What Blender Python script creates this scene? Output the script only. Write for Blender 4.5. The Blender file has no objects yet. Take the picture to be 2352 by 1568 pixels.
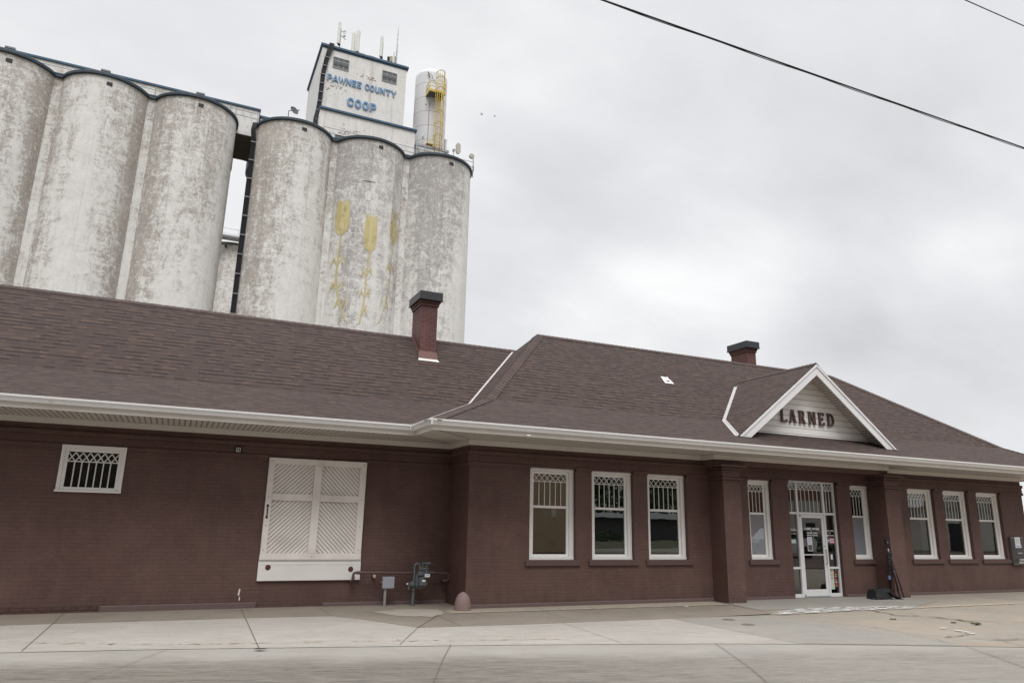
import bpy, bmesh, math, random
from mathutils import Vector, Matrix, noise as mnoise
random.seed(7)
scene = bpy.context.scene
C = scene.collection
R = math.radians
PI = math.pi

# ------------------------------------------------------------------ camera
yaw, pitch, roll = R(24.50323), R(14.20605), R(1.22124)
fwd = Vector((math.sin(yaw)*math.cos(pitch), math.cos(yaw)*math.cos(pitch), math.sin(pitch)))
right = Vector((math.cos(yaw), -math.sin(yaw), 0)); up = right.cross(fwd)
r2 = right*math.cos(roll) + up*math.sin(roll); u2 = up*math.cos(roll) - right*math.sin(roll)
cam = bpy.data.cameras.new('camera'); co = bpy.data.objects.new('camera', cam); C.objects.link(co)
M = Matrix((r2, u2, -fwd)).transposed().to_4x4(); M.translation = (0, 0, 1.755); co.matrix_world = M
cam.sensor_width = 36; cam.lens = 25.1282; cam.clip_start = 0.1; cam.clip_end = 5000
scene.camera = co

# ------------------------------------------------------------------ node helper
class NT:
    def __init__(s, tree): s.t = tree; s.t.nodes.clear()
    def n(s, typ, ins=None, **props):
        nd = s.t.nodes.new(typ)
        for k, v in props.items(): setattr(nd, k, v)
        for k, v in (ins or {}).items():
            sock = nd.inputs[k]
            if isinstance(v, bpy.types.NodeSocket): s.t.links.new(v, sock)
            else: sock.default_value = v
        return nd
    def m(s, op, a, b=0.0, c=None, clamp=False):
        d = {0: a, 1: b}
        if c is not None: d[2] = c
        return s.n('ShaderNodeMath', d, operation=op, use_clamp=clamp).outputs[0]
    def vm(s, op, a, b): return s.n('ShaderNodeVectorMath', {0: a, 1: b}, operation=op).outputs[0]
    def mix(s, f, a, b, bt='MIX'):
        nd = s.n('ShaderNodeMix', data_type='RGBA', blend_type=bt)
        for i, v in ((0, f), (6, a), (7, b)):
            if isinstance(v, bpy.types.NodeSocket): s.t.links.new(v, nd.inputs[i])
            else: nd.inputs[i].default_value = v if i == 0 else (tuple(v)+(1,))[:4]
        return nd.outputs[2]
    def ramp(s, f, stops, interp='LINEAR'):
        nd = s.n('ShaderNodeValToRGB', {0: f}); cr = nd.color_ramp; cr.interpolation = interp
        while len(cr.elements) < len(stops): cr.elements.new(0.5)
        for e, (p, c) in zip(cr.elements, stops):
            e.position = p; e.color = (c, c, c, 1) if isinstance(c, (int, float)) else tuple(c)+(1,)
        return nd.outputs[0]
    def noise(s, vec, scale, detail=4, rough=0.55, dist=0.0):
        return s.n('ShaderNodeTexNoise', {'Vector': vec, 'Scale': scale, 'Detail': detail, 'Roughness': rough, 'Distortion': dist}).outputs[0]
    def scalev(s, vec, sc, loc=(0, 0, 0), rot=(0, 0, 0)):
        return s.n('ShaderNodeMapping', {'Vector': vec, 'Scale': sc, 'Location': loc, 'Rotation': rot}).outputs[0]

# ------------------------------------------------------------------ world (overcast)
w = bpy.data.worlds.new("World"); scene.world = w; w.use_nodes = True
W = NT(w.node_tree)
sun_el, sun_az = R(57), R(196)      # sun azimuth measured from +Y clockwise
sky = W.n('ShaderNodeTexSky', sky_type='NISHITA', sun_disc=False, sun_elevation=sun_el, sun_rotation=sun_az, air_density=1.0, dust_density=3.0)
tc = W.n('ShaderNodeTexCoord').outputs['Generated']
sep = W.n('ShaderNodeSeparateXYZ', {0: tc})
zc = W.m('MAXIMUM', sep.outputs[2], 0.0)
den = W.m('ADD', zc, 0.35)
px = W.m('DIVIDE', sep.outputs[0], den); py = W.m('DIVIDE', sep.outputs[1], den)
pv = W.n('ShaderNodeCombineXYZ', {0: px, 1: py, 2: 0.0}).outputs[0]
n1 = W.noise(W.scalev(pv, (1.0, 1.25, 1), (3.1, 1.7, 0)), 1.7, 6, 0.52, 0.25)
n2 = W.noise(W.scalev(pv, (0.9, 1.5, 1), (8.3, 4.2, 0)), 5.0, 5, 0.55, 0.2)
nn = W.m('ADD', W.m('MULTIPLY', n1, 0.72), W.m('MULTIPLY', n2, 0.28))
def blob(d, width, amp):
    d = Vector(d).normalized()
    dt = W.n('ShaderNodeVectorMath', {0: tc, 1: tuple(d)}, operation='DOT_PRODUCT').outputs[1]
    g = W.m('SUBTRACT', dt, math.cos(width)); g = W.m('DIVIDE', g, 1-math.cos(width)); g = W.m('MAXIMUM', g, 0.0)
    return W.m('MULTIPLY', W.m('MULTIPLY', g, g), amp)
def dirpx(x, y):   # direction of a place in the sky, given on a 2352 x 1568 chart of it
    f = 1641.7
    return r2*((x-1176)/f) - u2*((y-784)/f) + fwd
base = W.m('ADD', W.m('MULTIPLY', W.m('SUBTRACT', nn, 0.5), 0.95), 0.69)
for x, y, wd, a in [(1600, 640, 0.30, 0.22), (1300, 690, 0.16, 0.14), (2250, 640, 0.13, 0.20), (1350, 500, 0.14, -0.20), (1650, 390, 0.17, -0.18), (2000, 380, 0.18, -0.20),
                    (1900, 790, 0.10, -0.22), (2200, 800, 0.15, -0.20), (1150, 130, 0.2, 0.1), (300, 80, 0.5, 0.05), (2150, 150, .2, .06)]:
    base = W.m('ADD', base, blob(dirpx(x, y), wd, a))
cloud = W.ramp(base, [(0.25, (0.52, 0.525, 0.54)), (0.5, (0.665, 0.67, 0.685)), (0.72, (0.775, 0.78, 0.80)), (1.0, (0.97, 0.97, 0.97))])
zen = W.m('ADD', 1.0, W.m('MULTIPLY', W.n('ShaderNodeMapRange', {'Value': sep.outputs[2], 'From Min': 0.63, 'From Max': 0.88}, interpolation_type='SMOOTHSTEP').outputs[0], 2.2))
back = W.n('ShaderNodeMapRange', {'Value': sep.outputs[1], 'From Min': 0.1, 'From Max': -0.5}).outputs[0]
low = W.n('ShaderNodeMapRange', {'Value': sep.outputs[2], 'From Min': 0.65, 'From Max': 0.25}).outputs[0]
zen = W.m('MULTIPLY', zen, W.m('SUBTRACT', 1.0, W.m('MULTIPLY', W.m('MULTIPLY', back, low), 0.34)))  # zenith raised, unseen sky low behind the camera dimmed, to shade the walls
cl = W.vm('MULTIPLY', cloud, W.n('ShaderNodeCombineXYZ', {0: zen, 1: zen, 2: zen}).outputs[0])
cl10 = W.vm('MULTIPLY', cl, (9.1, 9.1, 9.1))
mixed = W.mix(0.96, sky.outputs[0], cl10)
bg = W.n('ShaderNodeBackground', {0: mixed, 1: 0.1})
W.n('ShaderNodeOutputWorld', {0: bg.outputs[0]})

sl = bpy.data.lights.new('sun', 'SUN'); so = bpy.data.objects.new('sun', sl); C.objects.link(so)
sl.energy = 1.5; sl.angle = R(28); sl.color = (1.0, 0.985, 0.97)
sd = Vector((math.sin(sun_az)*math.cos(sun_el), math.cos(sun_az)*math.cos(sun_el), math.sin(sun_el)))
so.rotation_euler = sd.to_track_quat('Z', 'Y').to_euler()

vs = scene.view_settings; vs.view_transform = 'Standard'; vs.look = 'None'; vs.exposure = 0.22; vs.gamma = 1; vs.use_curve_mapping = False

# ------------------------------------------------------------------ materials
def newmat(name):
    m = bpy.data.materials.new(name); m.use_nodes = True
    return m, NT(m.node_tree)
def finish(T, col, rough=0.8, metal=0.0, bump=None, bstr=0.3, bdist=0.01, spec=0.5, alpha=None):
    ins = {'Base Color': col if isinstance(col, bpy.types.NodeSocket) else tuple(col)+(1,), 'Roughness': rough, 'Metallic': metal, 'Specular IOR Level': spec}
    if bump is not None: ins['Normal'] = T.n('ShaderNodeBump', {'Strength': bstr, 'Distance': bdist, 'Height': bump}).outputs[0]
    if alpha is not None: ins['Alpha'] = alpha
    b = T.n('ShaderNodeBsdfPrincipled', ins)
    T.n('ShaderNodeOutputMaterial', {0: b.outputs[0]})
def paint(name, col, rough=0.5, metal=0.0, var=0.12, dirt=0.15, dscale=3.0, dcol=(0.16, 0.13, 0.10), spec=0.4, fine=0.05):
    m, T = newmat(name)
    pos = T.n('ShaderNodeNewGeometry').outputs['Position']
    a = T.noise(pos, dscale, 5, 0.6); b = T.noise(pos, dscale*9, 4, 0.6)
    c = T.mix(T.m('MULTIPLY', T.ramp(a, [(0.45, 0), (0.75, 1)]), dirt), col, dcol)
    c = T.mix(T.m('MULTIPLY', b, var), c, tuple(x*0.55 for x in col))
    finish(T, c, rough, metal, T.noise(pos, 60, 3), fine, 0.002, spec)
    return m
def uvn(T): return T.n('ShaderNodeUVMap').outputs[0]

def brick_mat(name, c1, c2, mortar, mort_light=0.0, row=0.075, width=0.215, bstr=0.5, msize=0.006, grime=0.55):
    m, T = newmat(name); uv = uvn(T)
    wob = T.noise(uv, 0.9, 2); uvw = T.vm('ADD', uv, T.n('ShaderNodeCombineXYZ', {0: 0.0, 1: T.m('MULTIPLY', T.m('SUBTRACT', wob, 0.5), 0.012), 2: 0.0}).outputs[0])
    b = T.noise(T.scalev(uv, (1, .35, 1)), 3.5, 5, 0.62)
    bt = T.n('ShaderNodeTexBrick', {'Vector': uvw, 'Color1': c1+(1,), 'Color2': c2+(1,), 'Mortar': mortar+(1,), 'Scale': 1.0, 'Mortar Size': msize, 'Mortar Smooth': 0.25, 'Bias': 0.0, 'Brick Width': width, 'Row Height': row}, offset=0.5)
    a = T.noise(uv, 0.55, 5, 0.6); b = T.noise(T.scalev(uv, (1, .35, 1)), 3.5, 5, 0.62)
    c = T.mix(T.m('MULTIPLY', T.ramp(a, [(0.40, 0), (0.62, 1)]), grime), bt.outputs[0], (c1[0]*.70, c1[1]*.60, c1[2]*.62))
    d_ = T.noise(T.scalev(uv, (1, 1, 1), (5, 3, 0)), 1.4, 6, .7, .4); c = T.mix(T.m('MULTIPLY', T.ramp(d_, [(0.52, 0), (0.66, 1)]), .35), c, (c2[0]*1.22, c2[1]*1.12, c2[2]*1.06))
    vv = T.n('ShaderNodeSeparateXYZ', {0: uv}).outputs[1]; sp_ = T.n('ShaderNodeMapRange', {'Value': T.m('ADD', vv, T.m('MULTIPLY', T.m('SUBTRACT', b, .5), .7)), 'From Min': .38, 'From Max': -.02}).outputs[0]; c = T.mix(T.m('MULTIPLY', sp_, .45), c, (.075, .048, .042))
    c = T.mix(T.m('MULTIPLY', T.ramp(b, [(0.45, 0), (0.75, 1)]), 0.32), c, tuple(min(1, x*1.35) for x in c2))
    h = T.m('ADD', T.m('MULTIPLY', T.m('SUBTRACT', 1.0, bt.outputs[1]), 1.0), T.m('MULTIPLY', T.noise(uv, 22, 5, 0.65), 0.5))
    ev = T.ramp(T.noise(uv, 1.1, 5, .7), [(0.35, 0), (0.65, 1)])
    hh = T.m('MULTIPLY', h, T.m('ADD', 0.25, T.m('MULTIPLY', ev, 1.1)))
    finish(T, c, 0.62, 0, hh, bstr, 0.012, 0.35)
    return m
M_brick = brick_mat('painted_brick', (0.110, 0.063, 0.053), (0.124, 0.072, 0.061), (0.096, 0.055, 0.047), bstr=0.5)
M_brick_ch = brick_mat('chimney_brick', (0.135, 0.062, 0.056), (0.165, 0.078, 0.068), (0.05, 0.028, 0.026), row=0.072, msize=0.009)
M_sill = paint('painted_sill', (0.105, 0.062, 0.056), 0.6, dirt=0.25, dcol=(0.09, 0.055, 0.05))
M_foot = paint('painted_footing', (0.13, 0.09, 0.085), 0.8, dirt=0.5, dscale=2.5, dcol=(0.11, 0.085, 0.075))

def shingle_mat(name='shingles', tint=1.0):
    m, T = newmat(name); uv = uvn(T)
    row = 0.145
    v = T.n('ShaderNodeSeparateXYZ', {0: uv}).outputs[1]
    b1 = T.n('ShaderNodeTexBrick', {'Vector': uv, 'Color1': (0, 0, 0, 1), 'Color2': (1, 1, 1, 1), 'Mortar': (0.5, 0.5, 0.5, 1), 'Scale': 1.0, 'Mortar Size': 0.0, 'Brick Width': 0.22, 'Row Height': row}, offset=0.37, offset_frequency=2)
    b2 = T.n('ShaderNodeTexBrick', {'Vector': T.scalev(uv, (1, 1, 1), (0.13, row*40, 0)), 'Color1': (0, 0, 0, 1), 'Color2': (1, 1, 1, 1), 'Mortar': (0.5, 0.5, 0.5, 1), 'Scale': 1.0, 'Mortar Size': 0.0, 'Brick Width': 0.15, 'Row Height': row}, offset=0.23, offset_frequency=3)
    rnd = T.m('ADD', T.m('MULTIPLY', b1.outputs[0], 0.38), T.m('MULTIPLY', b2.outputs[0], 0.62))
    c = T.ramp(rnd, [(0.15, (0.088*tint, 0.061*tint, 0.055*tint)), (0.35, (0.120*tint, 0.082*tint, 0.071*tint)), (0.52, (0.098*tint, 0.068*tint, 0.060*tint)), (0.66, (0.128*tint, 0.085*tint, 0.070*tint)), (0.88, (0.158*tint, 0.102*tint, 0.079*tint))])
    gran = T.noise(uv, 90, 3, 0.7); c = T.mix(T.m('MULTIPLY', T.m('SUBTRACT', gran, 0.35), 0.8, clamp=True), c, (0.20*tint, 0.16*tint, 0.145*tint))
    big = T.noise(uv, 0.45, 4); c = T.mix(T.m('MULTIPLY', T.ramp(big, [(0.4, 0), (0.7, 1)]), 0.15), c, (0.07, 0.055, 0.052))
    fr = T.m('FRACT', T.m('DIVIDE', v, row))
    gap = T.m('SUBTRACT', 1.0, T.m('DIVIDE', fr, 0.36), clamp=True)  # shadow line painted into the colour at the bottom of each course
    dash = T.ramp(T.m('ADD', T.m('MULTIPLY', b1.outputs[0], .8), T.m('MULTIPLY', T.noise(uv, 3.5, 3), .2)), [(0.42, 0.12), (0.54, 1.0)])
    course_shade = T.m('MULTIPLY', T.m('MINIMUM', T.m('MULTIPLY', gap, 2.5), 1.0), T.m('MULTIPLY', dash, 0.8))
    c = T.mix(course_shade, c, (0.012, 0.010, 0.010))
    h = T.m('SUBTRACT', T.m('MULTIPLY', b1.outputs[0], 0.4), fr)
    finish(T, c, 0.9, 0, h, 0.7, 0.02, 0.2)
    return m
M_shing = shingle_mat('shingles', 0.52); 
def cap_mat():
    m, T = newmat('cap_shingles')
    rnd = T.n('ShaderNodeAttribute', attribute_name='tone').outputs['Fac']
    pos = T.n('ShaderNodeNewGeometry').outputs['Position']
    c = T.ramp(rnd, [(0.0, (0.045, 0.033, 0.030)), (0.5, (0.066, 0.043, 0.036)), (1.0, (0.094, 0.058, 0.045))])
    c = T.mix(T.m('MULTIPLY', T.noise(pos, 70, 3, .7), .45), c, (0.05, 0.04, 0.038))
    finish(T, c, 0.9); return m
M_cap = cap_mat()
M_white = paint('white_metal_trim', (0.80, 0.80, 0.80), 0.4, dirt=0.12, dscale=1.5, dcol=(0.45, 0.40, 0.34))
M_gutter = paint('white_gutter', (0.84, 0.84, 0.83), 0.25, dirt=0.08, dscale=1.2, dcol=(0.45, 0.38, 0.30), spec=0.6)
M_cream = paint('cream_trim', (0.68, 0.65, 0.595), 0.5, dirt=0.2, dscale=1.5, dcol=(0.34, 0.28, 0.21))
M_frame = paint('window_frame_paint', (0.85, 0.835, 0.805), 0.4, dirt=0.08, dcol=(0.4, 0.34, 0.3))
M_grille = paint('grille_white', (0.72, 0.72, 0.68), 0.5, dirt=0.0)
M_door = paint('door_frame_white', (0.72, 0.72, 0.72), 0.35, dirt=0.05)
M_board = paint('cream_boards', (0.80, 0.755, 0.71), 0.55, dirt=0.35, dscale=2.2, dcol=(0.36, 0.31, 0.27))
M_boardw = paint('white_board', (0.78, 0.755, 0.73), 0.5, dirt=0.15, dscale=2, dcol=(0.42, 0.36, 0.31))
M_dark = paint('dark_metal', (0.03, 0.031, 0.034), 0.35, dirt=0.1, dcol=(0.08, 0.07, 0.07))
M_cap_metal = paint('dark_chimney_cap', (0.045, 0.047, 0.052), 0.35, metal=0.0, dirt=0.2, dcol=(0.09, 0.09, 0.095))
M_black = paint('black_plastic', (0.014, 0.014, 0.016), 0.5, dirt=0.0)
M_rust = paint('rusty_iron', (0.12, 0.045, 0.028), 0.9, dirt=0.6, dscale=30, dcol=(0.03, 0.02, 0.018))
M_pipe = paint('painted_pipe', (0.115, 0.068, 0.064), 0.55, dirt=0.5, dscale=8, dcol=(0.06, 0.045, 0.045))
M_meter = paint('meter_grey', (0.105, 0.12, 0.125), 0.5, dirt=0.3, dscale=12, dcol=(0.05, 0.055, 0.055))
M_boxg = paint('grey_box', (0.30, 0.31, 0.345), 0.45, dirt=0.1, dcol=(0.2, 0.19, 0.19))
M_conduit = paint('grey_conduit', (0.27, 0.28, 0.275), 0.5, dirt=0.3, dscale=6)
M_boll = paint('pink_painted_concrete', (0.215, 0.15, 0.138), 0.8, dirt=0.5, dscale=5, dcol=(0.19, 0.13, 0.125), fine=0.3)
M_flash = paint('painted_flashing', (0.20, 0.10, 0.09), 0.5, dirt=0.3)
M_steel = paint('dull_steel', (0.19, 0.19, 0.185), 0.35, metal=0.7, dirt=0.3, dcol=(0.10, 0.10, 0.09))
M_sticker = paint('white_label', (0.75, 0.76, 0.78), 0.5, dirt=0.0)
M_letter = paint('brown_letters', (0.105, 0.062, 0.052), 0.5, dirt=0.1)
M_red = paint('red_paint', (0.5, 0.03, 0.03), 0.5, dirt=0.0)
M_blue = paint('blue_print', (0.04, 0.06, 0.25), 0.5, dirt=0.0)
M_orange = paint('orange_print', (0.5, 0.25, 0.05), 0.5, dirt=0.0)

def siding_mat(name, col, pitch, axis='v', groove=0.12, gd=0.45):
    m, T = newmat(name); uv = uvn(T)
    s = T.n('ShaderNodeSeparateXYZ', {0: uv}); v = s.outputs[1 if axis == 'v' else 0]
    fr = T.m('FRACT', T.m('DIVIDE', v, pitch))
    g = T.m('LESS_THAN', fr, groove)
    a = T.noise(uv, 1.3, 5, .6); c = T.mix(T.m('MULTIPLY', T.ramp(a, [(0.45, 0), (0.8, 1)]), 0.22), col, tuple(x*0.6 for x in col))
    c = T.mix(T.m('MULTIPLY', g, gd), c, (0.10, 0.085, 0.07))
    finish(T, c, 0.5, 0, T.m('SUBTRACT', 1.0, g), 0.6, 0.01); return m
M_soffit = siding_mat('ribbed_soffit', (0.64, 0.60, 0.54), 0.102, 'u', 0.24, 0.75)
M_soffit_plain = paint('plain_soffit', (0.64, 0.60, 0.54), 0.5, dirt=0.2)

# silo concrete with peeling whitewash: u = metres round the shell, v = height
def silo_mat(name, seed, stain=0.5, grey=0.0, topdark=0.0, paintcov=0.5, streak=None):
    m, T = newmat(name); uv = uvn(T); uvo = T.scalev(uv, (1, 1, 1), (seed*13.7, seed*7.3, seed*3.1))
    s = T.n('ShaderNodeSeparateXYZ', {0: uv}); u, v = s.outputs[0], s.outputs[1]
    big = T.noise(T.scalev(uvo, (0.55, 0.05, 1)), 1.0, 7, 0.68, 0.7)
    med = T.noise(T.scalev(uvo, (1.0, 0.75, 1)), 1.3, 8, 0.74, 0.7)
    fin = T.noise(T.scalev(uvo, (0.85, 1.1, 1)), 5.0, 7, 0.78, 1.4)
    bands = T.noise(T.scalev(uvo, (0.35, 3.2, 1)), 1.0, 6, 0.7, .5)
    drips = T.noise(T.scalev(uvo, (2.2, 0.16, 1)), 1.0, 6, 0.7, 0.6)
    hgt = T.n('ShaderNodeMapRange', {'Value': v, 'From Min': 12.0, 'From Max': 35.0, 'To Min': 0.0, 'To Max': 1.0}).outputs[0]
    f = T.m('ADD', T.m('MULTIPLY', big, 0.85), T.m('MULTIPLY', med, 0.85))
    f = T.m('ADD', f, T.m('MULTIPLY', fin, 1.05)); f = T.m('ADD', f, T.m('MULTIPLY', bands, 0.45)); f = T.m('ADD', f, T.m('MULTIPLY', drips, 0.07))
    f = T.m('ADD', T.m('SUBTRACT', f, 1.665), T.m('MULTIPLY', T.m('SUBTRACT', hgt, 0.5), 0.22))      # >0 : bare concrete
    f = T.m('ADD', f, 0.5-paintcov)
    if topdark: f = T.m('ADD', f, T.m('MULTIPLY', T.m('POWER', hgt, 3.0), topdark))
    for (uc, wd, amp) in (streak or []):
        g = T.m('DIVIDE', T.m('ABSOLUTE', T.m('SUBTRACT', u, uc)), wd); g = T.m('SUBTRACT', 1.0, g, clamp=True)
        f = T.m('ADD', f, T.m('MULTIPLY', T.m('MULTIPLY', g, T.m('ADD', .5, med)), amp))
    mask = T.n('ShaderNodeMapRange', {'Value': f, 'From Min': -0.12, 'From Max': 0.16}, interpolation_type='SMOOTHSTEP').outputs[0]
    bare1 = (0.42, 0.37+0.02*grey, 0.325+0.06*grey); bare2 = (0.26, 0.222+0.015*grey, 0.182+0.045*grey)
    bare = T.mix(T.ramp(T.noise(T.scalev(uvo, (0.8, 0.3, 1)), 1.2, 5, .65), [(0.35, 0), (0.7, 1)]), bare1, bare2)
    wh = T.mix(T.ramp(med, [(0.35, 0), (0.75, 1)]), (0.82, 0.805, 0.78), (0.66, 0.64, 0.61))
    wh = T.mix(T.m('MULTIPLY', T.ramp(drips, [(0.5, 0), (0.75, 1)]), 0.25), wh, (0.46, 0.41, 0.35))
    c = T.mix(T.m('MULTIPLY', mask, 0.76), wh, bare)
    fl = T.noise(T.scalev(uvo, (1.0, 0.9, 1), (4, 2, 1)), 4.2, 6, 0.7, 1.0)
    spk = T.ramp(fl, [(0.40, 1), (0.45, 0)]); c = T.mix(T.m('MULTIPLY', spk, 0.65), c, (0.82, 0.805, 0.78))
    spd = T.ramp(fl, [(0.57, 0), (0.62, 1)]); c = T.mix(T.m('MULTIPLY', T.m('MULTIPLY', spd, T.ramp(mask, [(0.1, .25), (0.7, 1)])), 0.45), c, (0.24, 0.205, 0.17))
    run = T.ramp(T.noise(T.scalev(uvo, (5.5, 0.06, 1)), 1.0, 3, .6, .3), [(0.60, 0), (0.68, 1)]); c = T.mix(T.m('MULTIPLY', T.m('MULTIPLY', run, T.ramp(med, [(.45, 0), (.6, 1)])), .65), c, (0.80, 0.79, 0.77))
    run2 = T.ramp(T.noise(T.scalev(uvo, (3.5, 0.05, 1), (9, 9, 9)), 1.0, 3, .6, .3), [(0.60, 0), (0.68, 1)]); c = T.mix(T.m('MULTIPLY', T.m('MULTIPLY', run2, hgt), .35), c, (0.22, 0.20, 0.18))
    lift = T.m('LESS_THAN', T.m('FRACT', T.m('DIVIDE', v, 1.22)), 0.03); c = T.mix(T.m('MULTIPLY', lift, 0.12), c, (0.2, 0.17, 0.15))
    if topdark:
        tb = T.ramp(T.m('ADD', hgt, T.m('MULTIPLY', T.m('SUBTRACT', med, 0.5), 0.5)), [(0.6, 0), (1.0, 1)])
        c = T.mix(T.m('MULTIPLY', tb, min(.55, topdark*1.2)), c, (0.15, 0.138, 0.125))
    finish(T, c, 0.9, 0, T.m('ADD', T.m('MULTIPLY', mask, -0.3), fin), 0.25, 0.04, 0.2)
    return m
M_sw = [silo_mat('whitewashed_concrete_a', 1, paintcov=0.50, streak=[(3.6, 1.7, .30)]), silo_mat('whitewashed_concrete_b', 2, paintcov=0.54, streak=[(3.5, 1.5, .34), (-.5, .9, -.3), (-3.6, 1.3, .15)]), silo_mat('whitewashed_concrete_c', 3, paintcov=0.54, streak=[(-2.8, 2.2, .26), (3.5, 2, -.1)]),
        silo_mat('whitewashed_concrete_d', 4, paintcov=0.52, streak=[(-2.9, 2.2, .26), (1, 1.5, -.12)]), silo_mat('whitewashed_concrete_e', 5, paintcov=0.50, grey=.8, topdark=0.07, streak=[(-2.4, 2.0, .10)]),
        silo_mat('whitewashed_concrete_f', 6, paintcov=0.53, grey=1.0, topdark=0.10, streak=[(-1.2, 2.2, .20), (3.6, 2.6, -.45)]), silo_mat('whitewashed_concrete_g', 7, paintcov=0.5)]
M_fill = silo_mat('fillet_whitewash', 13, paintcov=0.57)
M_hh = silo_mat('headhouse_concrete', 9, paintcov=1.0)
M_gal = silo_mat('gallery_concrete', 11, paintcov=0.72)
M_under = paint('bare_soffit_concrete', (0.16, 0.135, 0.105), 0.9, dirt=0.3)
M_navy = paint('navy_rim_paint', (0.035, 0.055, 0.075), 0.5, dirt=0.35, dscale=1.2, dcol=(0.015, 0.017, 0.02))
M_bluetrim = paint('blue_trim_paint', (0.05, 0.105, 0.17), 0.5, dirt=0.4, dscale=1.5, dcol=(0.03, 0.045, 0.06))
M_bluelet = paint('blue_letter_paint', (0.17, 0.31, 0.50), 0.5, dirt=0.5, dscale=2.5, dcol=(0.33, 0.36, 0.40))
M_louver = paint('louver_grey', (0.13, 0.135, 0.145), 0.6, dirt=0.2)
M_tank = paint('tank_paint', (0.68, 0.68, 0.685), 0.45, dirt=0.15, dscale=.8, dcol=(0.45, 0.44, 0.43))
M_yellow = paint('yellow_paint', (0.66, 0.48, 0.09), 0.5, dirt=0.2, dcol=(0.5, .38, .12))
M_galv = paint('galvanised_steel', (0.36, 0.37, 0.38), 0.45, metal=0.3, dirt=0.2)
M_cable = paint('black_cable', (0.012, 0.013, 0.017), 0.5, dirt=0.0)
M_ant = paint('antenna_shell', (0.78, 0.78, 0.72), 0.5, dirt=0.05)
M_dish = paint('beige_dish', (0.50, 0.48, 0.42), 0.5, dirt=0.1)

def wheat_mat(name, fade):
    m, T = newmat(name); pos = T.n('ShaderNodeNewGeometry').outputs['Position']
    a = T.noise(T.scalev(pos, (1, 1, .5)), 1.6, 6, 0.7); tone = T.n('ShaderNodeAttribute', attribute_name='tone').outputs['Fac']
    c = T.mix(tone, (0.50, 0.40, 0.15), (0.78, 0.68, 0.36))
    c = T.mix(T.m('MULTIPLY', T.noise(pos, 2.5, 5), .4), c, (0.45, .40, .25))
    al = T.ramp(T.m('ADD', a, fade), [(0.42, 0.15), (0.62, 0.9)])
    finish(T, c, 0.9, alpha=al); return m
M_wheat = [wheat_mat('yellow_mural_paint', 0.14), wheat_mat('pale_yellow_mural_paint', 0.16), wheat_mat('faded_yellow_mural_paint', 0.0)]

def glass_mat(name, tint=(1, 1, 1), refl=0.10, rough=0.0, film=None):
    m, T = newmat(name); pos = T.n('ShaderNodeNewGeometry').outputs['Position']
    bmp = T.n('ShaderNodeBump', {'Strength': 0.035, 'Distance': 0.02, 'Height': T.noise(pos, 1.3, 2)}).outputs[0]
    fr = T.m('ADD', T.n('ShaderNodeFresnel', {'IOR': 1.5, 'Normal': bmp}).outputs[0], refl)
    gl = T.n('ShaderNodeBsdfGlossy', {'Color': (0.92, 0.95, 0.93, 1), 'Roughness': 0.0, 'Normal': bmp})
    if film: back = T.n('ShaderNodeBsdfDiffuse', {'Color': film+(1,)}).outputs[0]
    else: back = T.n('ShaderNodeBsdfTransparent', {'Color': tint+(1,)}).outputs[0]
    mx = T.n('ShaderNodeMixShader', {0: fr, 1: back, 2: gl.outputs[0]})
    T.n('ShaderNodeOutputMaterial', {0: mx.outputs[0]}); return m
M_glass = glass_mat('window_glass', (0.22, 0.24, 0.23), 0.145)
M_film = glass_mat('frosted_glass', refl=0.04, film=(0.235, 0.245, 0.27))
M_inter = paint('interior_wall', (0.09, 0.075, 0.06), 0.9)

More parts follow.
